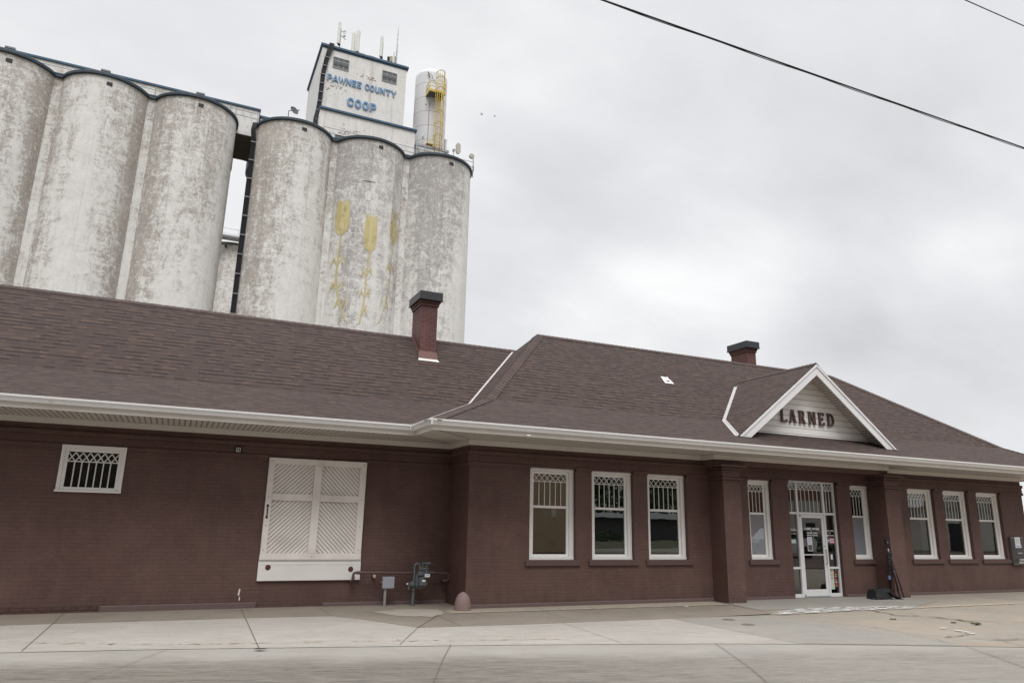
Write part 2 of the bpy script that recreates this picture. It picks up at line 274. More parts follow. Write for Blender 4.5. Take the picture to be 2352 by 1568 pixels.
# ground materials
GZ = -0.04
def conc_mat(name, col, dark, streak=0.0, ang=0.0, spots=0.3, brown=0.0, seed=0, lane=False):
    m, T = newmat(name); pos = T.n('ShaderNodeNewGeometry').outputs['Position']
    pr = T.scalev(pos, (1, 1, 1), (seed, seed*2, 0), (0, 0, ang))
    a = T.noise(pr, 0.55, 7, 0.68, 0.4); b = T.noise(pr, 4.0, 8, 0.78); g = T.noise(pr, 70, 3, 0.75)
    c = T.mix(T.ramp(a, [(0.32, 0), (0.72, 1)]), col, dark)
    c = T.mix(T.m('MULTIPLY', T.ramp(b, [(0.5, 0), (0.8, 1)]), spots), c, tuple(x*0.6 for x in dark))
    if brown: c = T.mix(T.m('MULTIPLY', T.ramp(T.noise(pr, 0.8, 5, .6, .5), [(0.42, 0), (0.62, 1)]), brown), c, (0.33, 0.26, 0.18))
    if streak:
        st = T.noise(T.scalev(pr, (0.5, 5.0, 1)), 1.0, 6, 0.75); st2 = T.noise(T.scalev(pr, (2.2, 34, 1)), 1.0, 4, 0.75)
        q = T.m('MULTIPLY', T.m('MULTIPLY', T.ramp(st, [(0.36, 0.15), (0.62, 1)]), T.ramp(st2, [(0.44, 0.0), (0.58, 1)])), 1.9, clamp=True)
        if lane:      # grime where the wheels run, a metre off the edge of the road
            sp3 = T.n('ShaderNodeSeparateXYZ', {0: pos}); dd = T.m('SUBTRACT', 11.27, T.m('ADD', T.m('MULTIPLY', sp3.outputs[0], .225), T.m('MULTIPLY', sp3.outputs[1], .974)))
            dd = T.m('ADD', dd, T.m('MULTIPLY', T.m('SUBTRACT', a, .5), .8))
            lm = T.n('ShaderNodeMapRange', {'Value': dd, 'From Min': 0.35, 'From Max': 1.5}, interpolation_type='SMOOTHSTEP').outputs[0]
            lm = T.m('MULTIPLY', lm, T.n('ShaderNodeMapRange', {'Value': sp3.outputs[0], 'From Min': 3.0, 'From Max': 8.5, 'To Min': 1.0, 'To Max': 0.42}).outputs[0])
            q = T.m('MULTIPLY', q, T.m('ADD', 0.12, T.m('MULTIPLY', lm, .88))); c = T.mix(T.m('MULTIPLY', lm, .8), c, (0.165, 0.140, 0.112))
        c = T.mix(T.m('MULTIPLY', q, streak), c, tuple(x*0.33 for x in dark))
    c = T.mix(T.m('MULTIPLY', T.m('SUBTRACT', g, 0.3, clamp=True), 0.5), c, tuple(x*0.55 for x in col))
    sp = T.n('ShaderNodeTexVoronoi', {'Vector': pos, 'Scale': 2.2, 'Randomness': 1.0}).outputs[0]
    c = T.mix(T.m('MULTIPLY', T.m('LESS_THAN', sp, 0.028), 0.8), c, (0.05, 0.045, 0.04))
    finish(T, c, 0.88, 0, T.m('ADD', g, b), 0.25, 0.006, 0.25); return m
RANG = R(15)
M_apron = conc_mat('light_apron_concrete', (0.395, 0.365, 0.33), (0.315, 0.29, 0.258), 0.25, RANG, 0.30, 0.08, 3)
M_road = conc_mat('road_concrete', (0.32, 0.302, 0.272), (0.255, 0.238, 0.212), 0.9, RANG, 0.2, 0.10, 5, True)
M_walk = conc_mat('sidewalk_concrete', (0.235, 0.205, 0.17), (0.17, 0.145, 0.118), 0.0, 0, 0.35, 0.15, 8)
M_strip = conc_mat('tan_strip_concrete', (0.33, 0.285, 0.225), (0.26, 0.22, 0.175), 0.0, 0, 0.3, 0.2, 9)
M_lot = conc_mat('lot_concrete', (0.315, 0.278, 0.232), (0.235, 0.21, 0.178), 0.15, R(20), 0.45, 0.35, 12)
M_lotg = conc_mat('grey_lot_concrete', (0.30, 0.28, 0.25), (0.235, 0.22, 0.20), 0.2, R(20), 0.35, 0.12, 14)
M_pale = conc_mat('pale_cement', (0.40, 0.36, 0.31), (0.28, 0.245, 0.205), 0.3, R(5), 0.3, 0, 15)
M_joint = paint('joint_filler', (0.13, 0.11, 0.09), 0.95, dirt=0.5, dscale=6, dcol=(0.13, 0.11, 0.09))
M_crack = paint('crack_dirt', (0.05, 0.042, 0.034), 0.95, dirt=0.2)
def worn_paint(name, col, cover):
    m, T = newmat(name); pos = T.n('ShaderNodeNewGeometry').outputs['Position']
    a = T.noise(T.scalev(pos, (1, 1.6, 1)), 4.5, 7, 0.75, .8)
    finish(T, col, 0.8, alpha=T.ramp(a, [(1-cover-.06, 0), (1-cover+.05, 1)])); return m
M_wpaint = worn_paint('worn_white_paint', (0.50, 0.49, 0.46), 0.50)
M_ypaint = worn_paint('worn_yellow_paint', (0.52, 0.46, 0.33), 0.52)
M_stain = worn_paint('rust_stain', (0.36, 0.28, 0.19), 0.44)
M_weed = paint('weed_green', (0.12, 0.15, 0.06), 0.8)

# ------------------------------------------------------------------ mesh helper
WLOC = {}
class MB:
    def __init__(s): s.v = []; s.f = []; s.uv = []; s.mi = []; s.tone = []; s.sm = []
    def face(s, pts, uv=None, mi=0, tone=0.5, smooth=False):
        i = len(s.v); s.v += [Vector(p) for p in pts]; s.f.append(list(range(i, i+len(pts)))); s.uv.append(uv); s.mi.append(mi); s.tone.append(tone); s.sm.append(smooth)
    def mesh(s, vs, fs, mi=0, tone=0.5, smooth=False, uvf=None):
        i = len(s.v); s.v += [Vector(p) for p in vs]
        for f in fs:
            s.f.append([i+k for k in f]); s.uv.append([uvf[k] for k in f] if uvf else None); s.mi.append(mi); s.tone.append(tone); s.sm.append(smooth)
        return s
    def box(s, x0, x1, y0, y1, z0, z1, mi=0, tone=0.5):
        V = [(x0, y0, z0), (x1, y0, z0), (x1, y1, z0), (x0, y1, z0), (x0, y0, z1), (x1, y0, z1), (x1, y1, z1), (x0, y1, z1)]
        return s.mesh(V, [(0, 3, 2, 1), (4, 5, 6, 7), (0, 1, 5, 4), (1, 2, 6, 5), (2, 3, 7, 6), (3, 0, 4, 7)], mi, tone)
    def bbox(s, x0, x1, y0, y1, z0, z1, b=0.006, mi=0):
        # box with chamfered edges
        bm = bmesh.new(); bmesh.ops.create_cube(bm, size=1)
        for v in bm.verts: v.co = ((x0+x1)/2+v.co.x*(x1-x0), (y0+y1)/2+v.co.y*(y1-y0), (z0+z1)/2+v.co.z*(z1-z0))
        bmesh.ops.bevel(bm, geom=list(bm.edges), offset=b, segments=1, affect='EDGES')
        s.mesh([v.co.copy() for v in bm.verts], [[v.index for v in f.verts] for f in bm.faces], mi); bm.free(); return s
    def prism(s, poly, axis, a, b, mi=0, tone=0.5):
        # poly: 2D points; axis 'y': (x,z) extruded y a..b ; 'x': (y,z) ; 'z': (x,y)
        def P(p, t): return {'y': (p[0], t, p[1]), 'x': (t, p[0], p[1]), 'z': (p[0], p[1], t)}[axis]
        n = len(poly); V = [P(p, a) for p in poly]+[P(p, b) for p in poly]
        F = [tuple(range(n)), tuple(range(2*n-1, n-1, -1))]+[(i, i+n, (i+1) % n+n, (i+1) % n) for i in range(n)]
        return s.mesh(V, F, mi, tone)
    def tube(s, pts, r, n=8, mi=0, cap=True, radii=None, smooth=True):
        pts = [Vector(p) for p in pts]; rings = []
        for i, p in enumerate(pts):
            d = (pts[min(i+1, len(pts)-1)]-pts[max(i-1, 0)]).normalized()
            a = d.orthogonal().normalized() if i == 0 else (a-d*a.dot(d)).normalized()
            b = d.cross(a); rr = radii[i] if radii else r
            rings.append([p+(a*math.cos(2*PI*k/n)+b*math.sin(2*PI*k/n))*rr for k in range(n)])
        V = [q for rg in rings for q in rg]; F = []
        for i in range(len(pts)-1):
            for k in range(n): F.append((i*n+k, i*n+(k+1) % n, (i+1)*n+(k+1) % n, (i+1)*n+k))
        s.mesh(V, F, mi, smooth=smooth)
        if cap: s.mesh(rings[0], [tuple(range(n-1, -1, -1))], mi); s.mesh(rings[-1], [tuple(range(n))], mi)
        return s
    def lathe(s, c, prof, n=24, mi=0, a0=0, a1=2*PI, axis='z', uvr=None, smooth=True):
        full = abs(a1-a0-2*PI) < 1e-6; m = n if full else n+1; V = []; U = []
        for r_, z in prof:
            for k in range(m):
                t = a0+(a1-a0)*k/n; x, y = r_*math.cos(t), r_*math.sin(t)
                V.append({'z': (c[0]+x, c[1]+y, c[2]+z), 'y': (c[0]+x, c[1]-z, c[2]+y), 'x': (c[0]+z, c[1]+x, c[2]+y)}[axis])
        F = []
        for i in range(len(prof)-1):
            for k in range(n):
                k2 = (k+1) % m
                F.append((i*m+k, i*m+k2, (i+1)*m+k2, (i+1)*m+k))
        if uvr is None: return s.mesh(V, F, mi, smooth=smooth)
        i0 = len(s.v); s.v += [Vector(p) for p in V]
        for j, f in enumerate(F):
            i, k = divmod(j, n)
            ua, ub = (a0+(a1-a0)*k/n-1.5*PI)*uvr, (a0+(a1-a0)*(k+1)/n-1.5*PI)*uvr
            s.f.append([i0+q for q in f]); s.uv.append([(ua, c[2]+prof[i][1]), (ub, c[2]+prof[i][1]), (ub, c[2]+prof[i+1][1]), (ua, c[2]+prof[i+1][1])]); s.mi.append(mi); s.tone.append(.5); s.sm.append(smooth)
        return s
    def build(s, name, mats, parent=None, kind=None, recalc=True):
        if not isinstance(mats, (list, tuple)): mats = [mats]
        lo = Vector((min(v.x for v in s.v), min(v.y for v in s.v), min(v.z for v in s.v))); hi = Vector((max(v.x for v in s.v), max(v.y for v in s.v), max(v.z for v in s.v)))
        org = Vector(((lo.x+hi.x)/2, (lo.y+hi.y)/2, lo.z))
        me = bpy.data.meshes.new(name); me.from_pydata([v-org for v in s.v], [], s.f)
        for m in mats: me.materials.append(m)
        uvl = me.uv_layers.new(name='UVMap'); at = me.attributes.new('tone', 'FLOAT', 'FACE')
        for p in me.polygons:
            p.material_index = s.mi[p.index]; p.use_smooth = s.sm[p.index]; at.data[p.index].value = s.tone[p.index]
            u = s.uv[p.index]
            if u is None:
                n = p.normal; vv = [s.v[i] for i in s.f[p.index]]
                if abs(n.z) > 0.8: u = [(q.x, q.y) for q in vv]
                elif abs(n.x) > abs(n.y): u = [(q.y, q.z) for q in vv]
                else: u = [(q.x, q.z) for q in vv]
            for li, c in zip(p.loop_indices, u): uvl.data[li].uv = c
        if recalc:
            bm = bmesh.new(); bm.from_mesh(me)
            bmesh.ops.remove_doubles(bm, verts=bm.verts, dist=1e-5)
            bmesh.ops.recalc_face_normals(bm, faces=bm.faces)
            for e_ in bm.edges:
                if len(e_.link_faces) == 2 and e_.calc_face_angle(0) > 0.65: e_.smooth = False
            bm.to_mesh(me); bm.free()
        me.update()
        o = bpy.data.objects.new(name, me); C.objects.link(o)
        if parent is not None:
            o.parent = parent; o.location = org-WLOC[parent.name]
        else: o.location = org
        WLOC[o.name] = org
        if kind: o['kind'] = kind
        return o
def thing(name, label, cat, loc=(0, 0, 0), group=None):
    o = bpy.data.objects.new(name, None); C.objects.link(o); o.location = loc; WLOC[o.name] = Vector(loc)
    o.empty_display_size = 0.2
    return tag(o, label, cat, group)
def tag(o, label, cat, group=None):
    o['label'] = label; o['category'] = cat
    if group: o['group'] = group
    return o
def dup(root, dloc, label, group=None):
    def cp(o, par):
        c = o.copy(); C.objects.link(c)
        if par is not None: c.parent = par
        for ch in [q for q in bpy.data.objects if q.parent == o]: cp(ch, c)
        return c
    r = cp(root, None); r.location = Vector(root.location)+Vector(dloc); r['label'] = label
    if group: r['group'] = group
    return r
def label_part(o, t): o['label'] = t; return o

# ================================================================== GROUND
def sheet(name, poly, z, mat, kind='structure', parent=None):
    b = MB(); b.face([(x, y, z) for x, y in poly]); o = b.build(name, mat, parent, kind)
    if o.data.polygons[0].normal.z < 0: o.data.flip_normals()
    return o
sheet('ground', [(-900, -900), (900, -900), (900, 900), (-900, 900)], GZ-0.010, conc_mat('dusty_ground', (0.08, 0.08, 0.05), (0.05, 0.055, 0.035), 0, 0, .4, .2, 20))
road_edge = [(-30, 14.2), (-8, 12.75), (-1.84, 11.99), (0.14, 11.65), (2.25, 11.17), (4.92, 10.55), (8.07, 9.7), (9.34, 9.27), (11.97, 8.23), (20, 4.9), (45, -6)]
sheet('road', [(-30, -6)]+[(45, -22)]+road_edge[::-1], GZ-0.004, M_road)
M_street = brick_mat('brick_street_paving', (0.085, 0.05, 0.042), (0.10, 0.06, 0.05), (0.05, 0.04, 0.035))
sheet('brick_street', [(-60, -11.5), (130, -11.5), (130, 4.6), (-60, 4.6)], GZ+.03, M_street)
sheet('parking_lot', [(9.2, 12.6), (11.9, 12.4), (12.4, 14.3), (12.4, 24), (45, 24), (45, -6), (20, 4.9), (13.2, 7.75), (11.97, 8.23), (9.34, 9.27)], GZ-0.001, M_lot)
sheet('lot_slab', [(9.3, 12.6), (11.28, 12.3), (11.9, 11.3), (12.06, 10.17), (12.12, 8.95), (11.97, 8.26), (9.4, 9.3)], GZ+0.003, M_lotg)
sheet('sidewalk', [(-30, 16.6), (-30, 14.76), (-2.33, 14.76), (1.34, 14.70), (2.97, 14.60), (3.4, 14.05), (4.1, 12.66), (5.83, 12.54), (9.57, 12.46), (12.12, 12.55), (12.4, 14.37), (12.5, 15.2), (5.9, 15.2), (5.9, 16.6)], GZ+0.004, M_walk)
sheet('apron', [(-30, 14.76), (-30, 14.2), (-8, 12.75), (-1.84, 11.99), (0.14, 11.65), (2.25, 11.17), (4.92, 10.55), (8.07, 9.7), (9.5, 9.22), (9.75, 10.1), (9.66, 10.65), (9.9, 11.2), (9.6, 12.3), (9.57, 12.46), (5.83, 12.54), (4.1, 12.66), (3.4, 14.05), (2.97, 14.60), (1.34, 14.70), (-2.33, 14.76)], GZ+0.001, M_apron)
sheet('door_pad', [(12.45, 14.4), (12.2, 13.1), (13.4, 13.1), (16.9, 12.75), (18.9, 13.6), (18.9, 15.2), (12.5, 15.2)], GZ+0.006, M_lotg)
sheet('tan_strip', [(5.3, 14.32), (12.3, 14.25), (12.42, 15.1), (5.86, 15.1), (5.35, 14.8)], GZ+0.009, M_strip)
def ragged(poly, amp, n=6, seed=1):
    rnd = random.Random(seed); out = []
    for i, p in enumerate(poly):
        q = poly[(i+1) % len(poly)]
        for k in range(n):
            t = k/n; out.append((p[0]+(q[0]-p[0])*t+rnd.uniform(-amp, amp), p[1]+(q[1]-p[1])*t+rnd.uniform(-amp, amp)))
    return out
sheet('cement_patch', ragged([(3.87, 14.95), (4.26, 14.13), (4.75, 13.95), (5.25, 14.45), (5.3, 15.1), (4.5, 15.25)], 0.07, 5, 3), GZ+0.010, M_pale)
def line(name, pts, wdt, mat, z, jag=0.0, seed=1, taper=False):
    rnd = random.Random(seed); P = [Vector((x, y, 0)) for x, y in pts]
    if jag:
        Q = []
        for a, b in zip(P, P[1:]):
            n = max(3, int((b-a).length/0.12))
            d = (b-a).normalized(); nn_ = Vector((-d.y, d.x, 0))
            off = 0
            for k in range(n):
                Q.append(a+(b-a)*(k/n)+nn_*rnd.uniform(-jag, jag))
        Q.append(P[-1]); P = Q
    b = MB(); L = []; wdt = wdt*(.45 if name == 'concrete_joint' else 1)
    for i, p in enumerate(P):
        d = (P[min(i+1, len(P)-1)]-P[max(i-1, 0)]).normalized(); nn_ = Vector((-d.y, d.x, 0))
        ww = wdt*(rnd.uniform(0.35, 1.3) if jag else 1)/2
        if taper and i in (0, len(P)-1): ww = wdt*0.05
        L.append((p+nn_*ww, p-nn_*ww))
    for (a1, a2), (b1, b2) in zip(L, L[1:]): b.face([(a1.x, a1.y, z), (a2.x, a2.y, z), (b2.x, b2.y, z), (b1.x, b1.y, z)])
    o = b.build(name, mat, None, 'structure')
    for p in o.data.polygons:
        if p.normal.z < 0: p.flip()
    return o
JZ = GZ+0.012
k = 0
for pts, wd in [([(-1.6, 12.0), (-1.59, 14.69), (-1.6, 16.2)], .022), ([(1.34, 11.36), (1.44, 14.6), (1.48, 16.1)], .025), ([(3.0, 14.6), (3.0, 16.2)], .018), ([(4.97, 14.14), (4.1, 12.66)], .03), ([(4.1, 12.66), (3.3, 11.03)], .02),
                ([(4.96, 14.11), (4.87, 12.58)], .022), ([(7.3, 14.29), (7.26, 12.59)], .018), ([(7.5, 14.95), (7.49, 14.3)], .014), ([(8.66, 14.61), (8.68, 14.27)], .014), ([(9.95, 14.28), (9.86, 12.6)], .018), ([(6.85, 12.5), (6.64, 10.2)], .02),
                ([(-0.68, 9.66), (-2.2, 6.2)], .02), ([(0.14, 11.56), (-0.68, 9.66)], .016), ([(4.03, 10.82), (3.46, 9.6), (2.94, 8.42), (2.0, 6.2)], .018), ([(8.07, 9.68), (7.2, 7.98), (6.7, 7.13), (6.0, 5.7)], .022),
                ([(11.97, 8.23), (10.97, 6.73), (9.8, 5.0)], .028), ([(12.45, 14.37), (12.11, 12.59)], .035)]:
    line('concrete_joint', pts, wd, M_joint, JZ+k*0.0002); k += 1
line('road_seam', road_edge[1:-1], 0.008, M_joint, JZ+.005, 0.012, 4)
for i, (pts, wd) in enumerate([([(14.9, 12.43), (14.62, 11.5), (15.1, 11.24)], .05), ([(15.1, 11.24), (15.28, 10.6), (15.2, 10.15), (15.05, 9.9)], .07), ([(12.5, 8.95), (13.0, 9.02), (13.4, 9.1)], .03), ([(12.7, 8.78), (13.17, 8.52), (13.8, 8.36), (14.6, 8.3)], .03),
                               ([(11.9, 11.35), (12.4, 10.4), (12.2, 9.3), (12.0, 8.4)], .014), ([(16.2, 9.6), (15.3, 9.0), (14.9, 8.2)], .02), ([(13.2, 8.5), (13.0, 7.9)], .03), ([(14.8, 8.7), (13.9, 8.2), (13.5, 7.7)], .02), ([(15.3, 10.5), (16.3, 9.9), (17.5, 9.9)], .02)]):
    line('pavement_crack', pts, wd, M_crack, JZ+.006+i*.0003, 0.035, 10+i, True)
sheet('worn_white_marking', ragged([(11.95, 12.5), (13.21, 13.05), (14.31, 13.1), (16.82, 12.7), (16.36, 12.38), (14.51, 12.42), (11.9, 12.25)], 0.05, 6, 5), JZ+.009, M_wpaint)
line('worn_parking_line', [(16.61, 12.49), (20.77, 12.51), (26, 12.5)], 0.10, M_ypaint, JZ+.0095)
sheet('worn_white_marking', ragged([(13.58, 9.9), (13.78, 9.85), (13.62, 9.1), (13.42, 9.05)], .03, 5, 9), JZ+.0096, worn_paint('thin_white_paint', (.52, .50, .46), .44))
line('worn_parking_line', [(12.3, 14.22), (5.35, 14.30)], 0.045, M_wpaint, JZ+.0097)
line('rust_stain', [(-1.7, 12.78), (0.11, 12.03), (1.36, 11.79), (2.65, 11.54), (6, 10.8)], 0.16, M_stain, JZ+.0098, .02, 8)
for i, (x, y, rr) in enumerate([(10.37, 12.0, .13), (10.23, 11.3, .13)]):
    b = MB(); b.lathe((x, y, GZ), [(0, .012), (rr*.8, .014), (rr, .006), (rr, -.01)], 20)
    o = b.build('valve_cover', M_joint); tag(o, ['round iron valve cover in the pavement nearer the depot', 'round iron valve cover in the pavement farther from the depot'][i], 'cover', 'round covers in the pavement')
# leaf lying on the road, weeds in cracks
b = MB(); b.mesh([(1.24, 11.16, GZ+.02), (1.32, 11.10, GZ+.035), (1.44, 11.14, GZ+.02), (1.33, 11.22, GZ+.03)], [(0, 1, 2, 3)])
tag(b.build('dead_leaf', M_dark), 'small dark leaf lying on the seam between apron and road', 'leaf')
wl = ['small green weed growing in the cracked pavement, farther left', 'bushy green weed at the end of the long pavement crack', 'low weed spreading in the tan pavement', 'dry weed tuft at the end of the joint by the white marking']
for i, (x, y, s_) in enumerate([(14.71, 10.29, .8), (14.93, 9.97, 1.2), (13.91, 11.06, .8), (12.2, 12.6, 0.9)]):
    rnd = random.Random(i+40); b = MB(); s_ *= .62
    for q in range(34):
        a = rnd.uniform(0, 2*PI); r0 = rnd.uniform(0, .08)*s_; L = rnd.uniform(.04, .11)*s_; x0, y0 = x+math.cos(a)*r0*1.4, y+math.sin(a)*r0*.6
        dx, dy = math.cos(a)*L, math.sin(a)*L; h = rnd.uniform(.02, .06)*s_; px_, py_ = -math.sin(a)*.009, math.cos(a)*.009
        b.face([(x0-px_, y0-py_, GZ+.01), (x0+px_, y0+py_, GZ+.01), (x0+dx*.6+px_, y0+dy*.6+py_, GZ+h), (x0+dx, y0+dy, GZ+h*.7), (x0+dx*.6-px_, y0+dy*.6-py_, GZ+h)])
    tag(b.build('weed', M_weed, recalc=False), wl[i], 'weed', 'weeds in the pavement cracks')

# ================================================================== DEPOT
WY, MY = 16.24, 15.0           # wall planes of wing and main block
XL, XC, XR = -12.0, 5.87, 25.62
depot = thing('train_depot', 'long dark brown painted brick depot with brown shingle hip roof and white gutters', 'building', (9.0, 18.0, 0))

def wall_open(b, x0, x1, z0, z1, yf, th, ops):
    xs = sorted({x0, x1, *[o[0] for o in ops], *[o[1] for o in ops]}); zs = sorted({z0, z1, *[o[2] for o in ops], *[o[3] for o in ops]})
    for xa, xb in zip(xs, xs[1:]):
        for za, zb in zip(zs, zs[1:]):
            cx_, cz_ = (xa+xb)/2, (za+zb)/2
            if any(o[0] < cx_ < o[1] and o[2] < cz_ < o[3] for o in ops): continue
            b.face([(xa, yf, za), (xb, yf, za), (xb, yf, zb), (xa, yf, zb)]); b.face([(xa, yf+th, za), (xa, yf+th, zb), (xb, yf+th, zb), (xb, yf+th, za)])
    for (a, c, e, f) in ops:
        b.face([(a, yf, e), (a, yf, f), (a, yf+th, f), (a, yf+th, e)]); b.face([(c, yf, e), (c, yf+th, e), (c, yf+th, f), (c, yf, f)])
        b.face([(a, yf, f), (c, yf, f), (c, yf+th, f), (a, yf+th, f)]); b.face([(a, yf, e), (a, yf+th, e), (c, yf+th, e), (c, yf, e)])
WIN = [(7.37, 8.57), (9.01, 10.19), (10.61, 11.80)]
NAR = [(13.83, 14.65), (17.63, 18.44)]
RWIN = [(20.04, 21.22), (21.65, 22.82), (23.25, 24.44)]
DOOR = (15.25, 17.10)
wz0, wz1 = 0.95, 3.01
ops = [(a, c, wz0, wz1) for a, c in WIN+NAR+RWIN]+[(DOOR[0], DOOR[1], GZ, 3.06)]
b = MB()
wall_open(b, XC, XR, GZ-.1, 3.50, MY, 0.32, ops)
b.face([(XC, MY, GZ-.1), (XC, MY, 3.5), (XC, 21.4, 3.5), (XC, 21.4, GZ-.1)])
b.face([(XR, MY, GZ-.1), (XR, 21.4, GZ-.1), (XR, 21.4, 3.5), (XR, MY, 3.5)]); b.face([(XC, 21.4, GZ-.1), (XC, 21.4, 3.5), (XR, 21.4, 3.5), (XR, 21.4, GZ-.1)])
label_part(b.build('wall', M_brick, depot, recalc=False), 'main block brick wall with tall windows')
b = MB()
wall_open(b, XL, XC, GZ-.1, 3.50, WY, 0.32, [(-2.08, -0.97, 2.15, 3.04)])
b.face([(XL, WY, GZ-.1), (XL, WY, 3.5), (XL, 21.4, 3.5), (XL, 21.4, GZ-.1)]); b.face([(XL, 21.4, GZ-.1), (XL, 21.4, 3.5), (XC, 21.4, 3.5), (XC, 21.4, GZ-.1)])
label_part(b.build('wall', M_brick, depot, recalc=False), 'freight wing brick wall with sliding door')
# string courses (two projecting bands), broken at windows
def bands(xa, xb, y, gaps, nm):
    b = MB()
    segs = []; x = xa
    for a, c in sorted(gaps):
        segs.append((x, a)); x = c
    segs.append((x, xb))
    for a, c in segs: b.bbox(a, c, y-.042, y+.05, 2.972, 3.052, .004)
    b.bbox(xa, xb, y-.055, y+.05, 3.215, 3.305, .004)
    b.bbox(xa, xb, y-.012, y+.05, 3.053, 3.214, .002)
    b.build(nm, M_brick, depot)
bands(XC-.042, XR+.042, MY, WIN+NAR+RWIN+[DOOR], 'brick_band')
bands(XL, XC-.056, WY, [(-2.09, -.96), (1.74, 3.85)], 'brick_band')
b = MB()
for z0, z1, p in ((2.972, 3.052, .042), (3.215, 3.305, .055)):
    b.bbox(XC-p, XC+.02, MY+.051, WY+.1, z0, z1, .004)
b.build('brick_band', M_brick, depot)
b = MB()
for z0, z1, p in ((2.972, 3.052, .042), (3.215, 3.305, .055)): b.bbox(XR-.02, XR+p, MY+.051, 21.4, z0, z1, .004)
b.build('brick_band', M_brick, depot)
# piers
for xa, xb in ((12.52, 13.08), (18.38, 18.98)):
    b = MB(); y = 14.45
    b.box(xa, xb, y, MY+.02, GZ-.05, 3.315)
    for z0, z1, p in ((2.875, 2.905, .025), (2.925, 2.968, .05), (3.125, 3.16, .035), (3.175, 3.215, .075), (3.235, 3.305, .13)):
        b.bbox(xa-p, xb+p, y-p, MY-.04, z0, z1, .004)
    b.build('brick_pier', M_brick, depot)
b = MB(); b.bbox(12.37, 18.62, 14.49, MY-.001, 3.306, 3.50, .004); b.build('brick_beam', M_brick, depot)
# footing strips
b = MB(); b.bbox(-1.03, 1.77, WY-.05, WY+.01, GZ-.03, .075, .012); b.build('footing', M_foot, depot)
b = MB(); b.bbox(3.1, XC-.02, WY-.10, WY+.01, GZ-.03, .03, .012); b.build('footing', M_foot, depot)
b = MB(); b.bbox(XC-.06, 12.50, MY-.05, MY+.01, GZ-.03, .045, .012); b.build('footing', M_foot, depot)
b = MB(); b.bbox(13.1, 15.22, MY-.035, MY+.01, GZ-.03, .03, .01); b.build('footing', M_foot, depot); b = MB(); b.bbox(17.14, 18.36, MY-.035, MY+.01, GZ-.03, .03, .01); b.build('footing', M_foot, depot)
b = MB(); b.bbox(19.0, XR, MY-.035, MY+.01, GZ-.03, .03, .01); b.build('footing', M_foot, depot)
# darker unpainted brick footing at the far left
b = MB(); b.bbox(-11.9, -1.08, WY-.025, WY+.01, GZ-.03, .085, .006); label_part(b.build('footing', brick_mat('dirty_brick', (0.085, .04, .035), (.11, .05, .04), (.02, .015, .013), bstr=1.0, msize=.012), depot), 'dirty brick base course')

# interior: floor, ceiling, partition, counter
b = MB(); b.box(XC+.3, XR-.3, MY+.33, 21.2, -.02, .0); b.box(XC+.3, XR-.3, MY+.33, 21.2, 3.3, 3.32)
b.box(XC+.3, XR-.3, 18.6, 18.7, 0.001, 3.299); b.box(12.2, 12.3, MY+.34, 18.59, .001, 3.299); b.box(19.2, 19.3, MY+.34, 18.59, .001, 3.299)
b.box(-3.3, .3, WY+.33, WY+.36, -.02, .0); b.box(-4, 1, 18.4, 18.5, 0, 3.3); b.build('interior_wall', M_inter, depot)

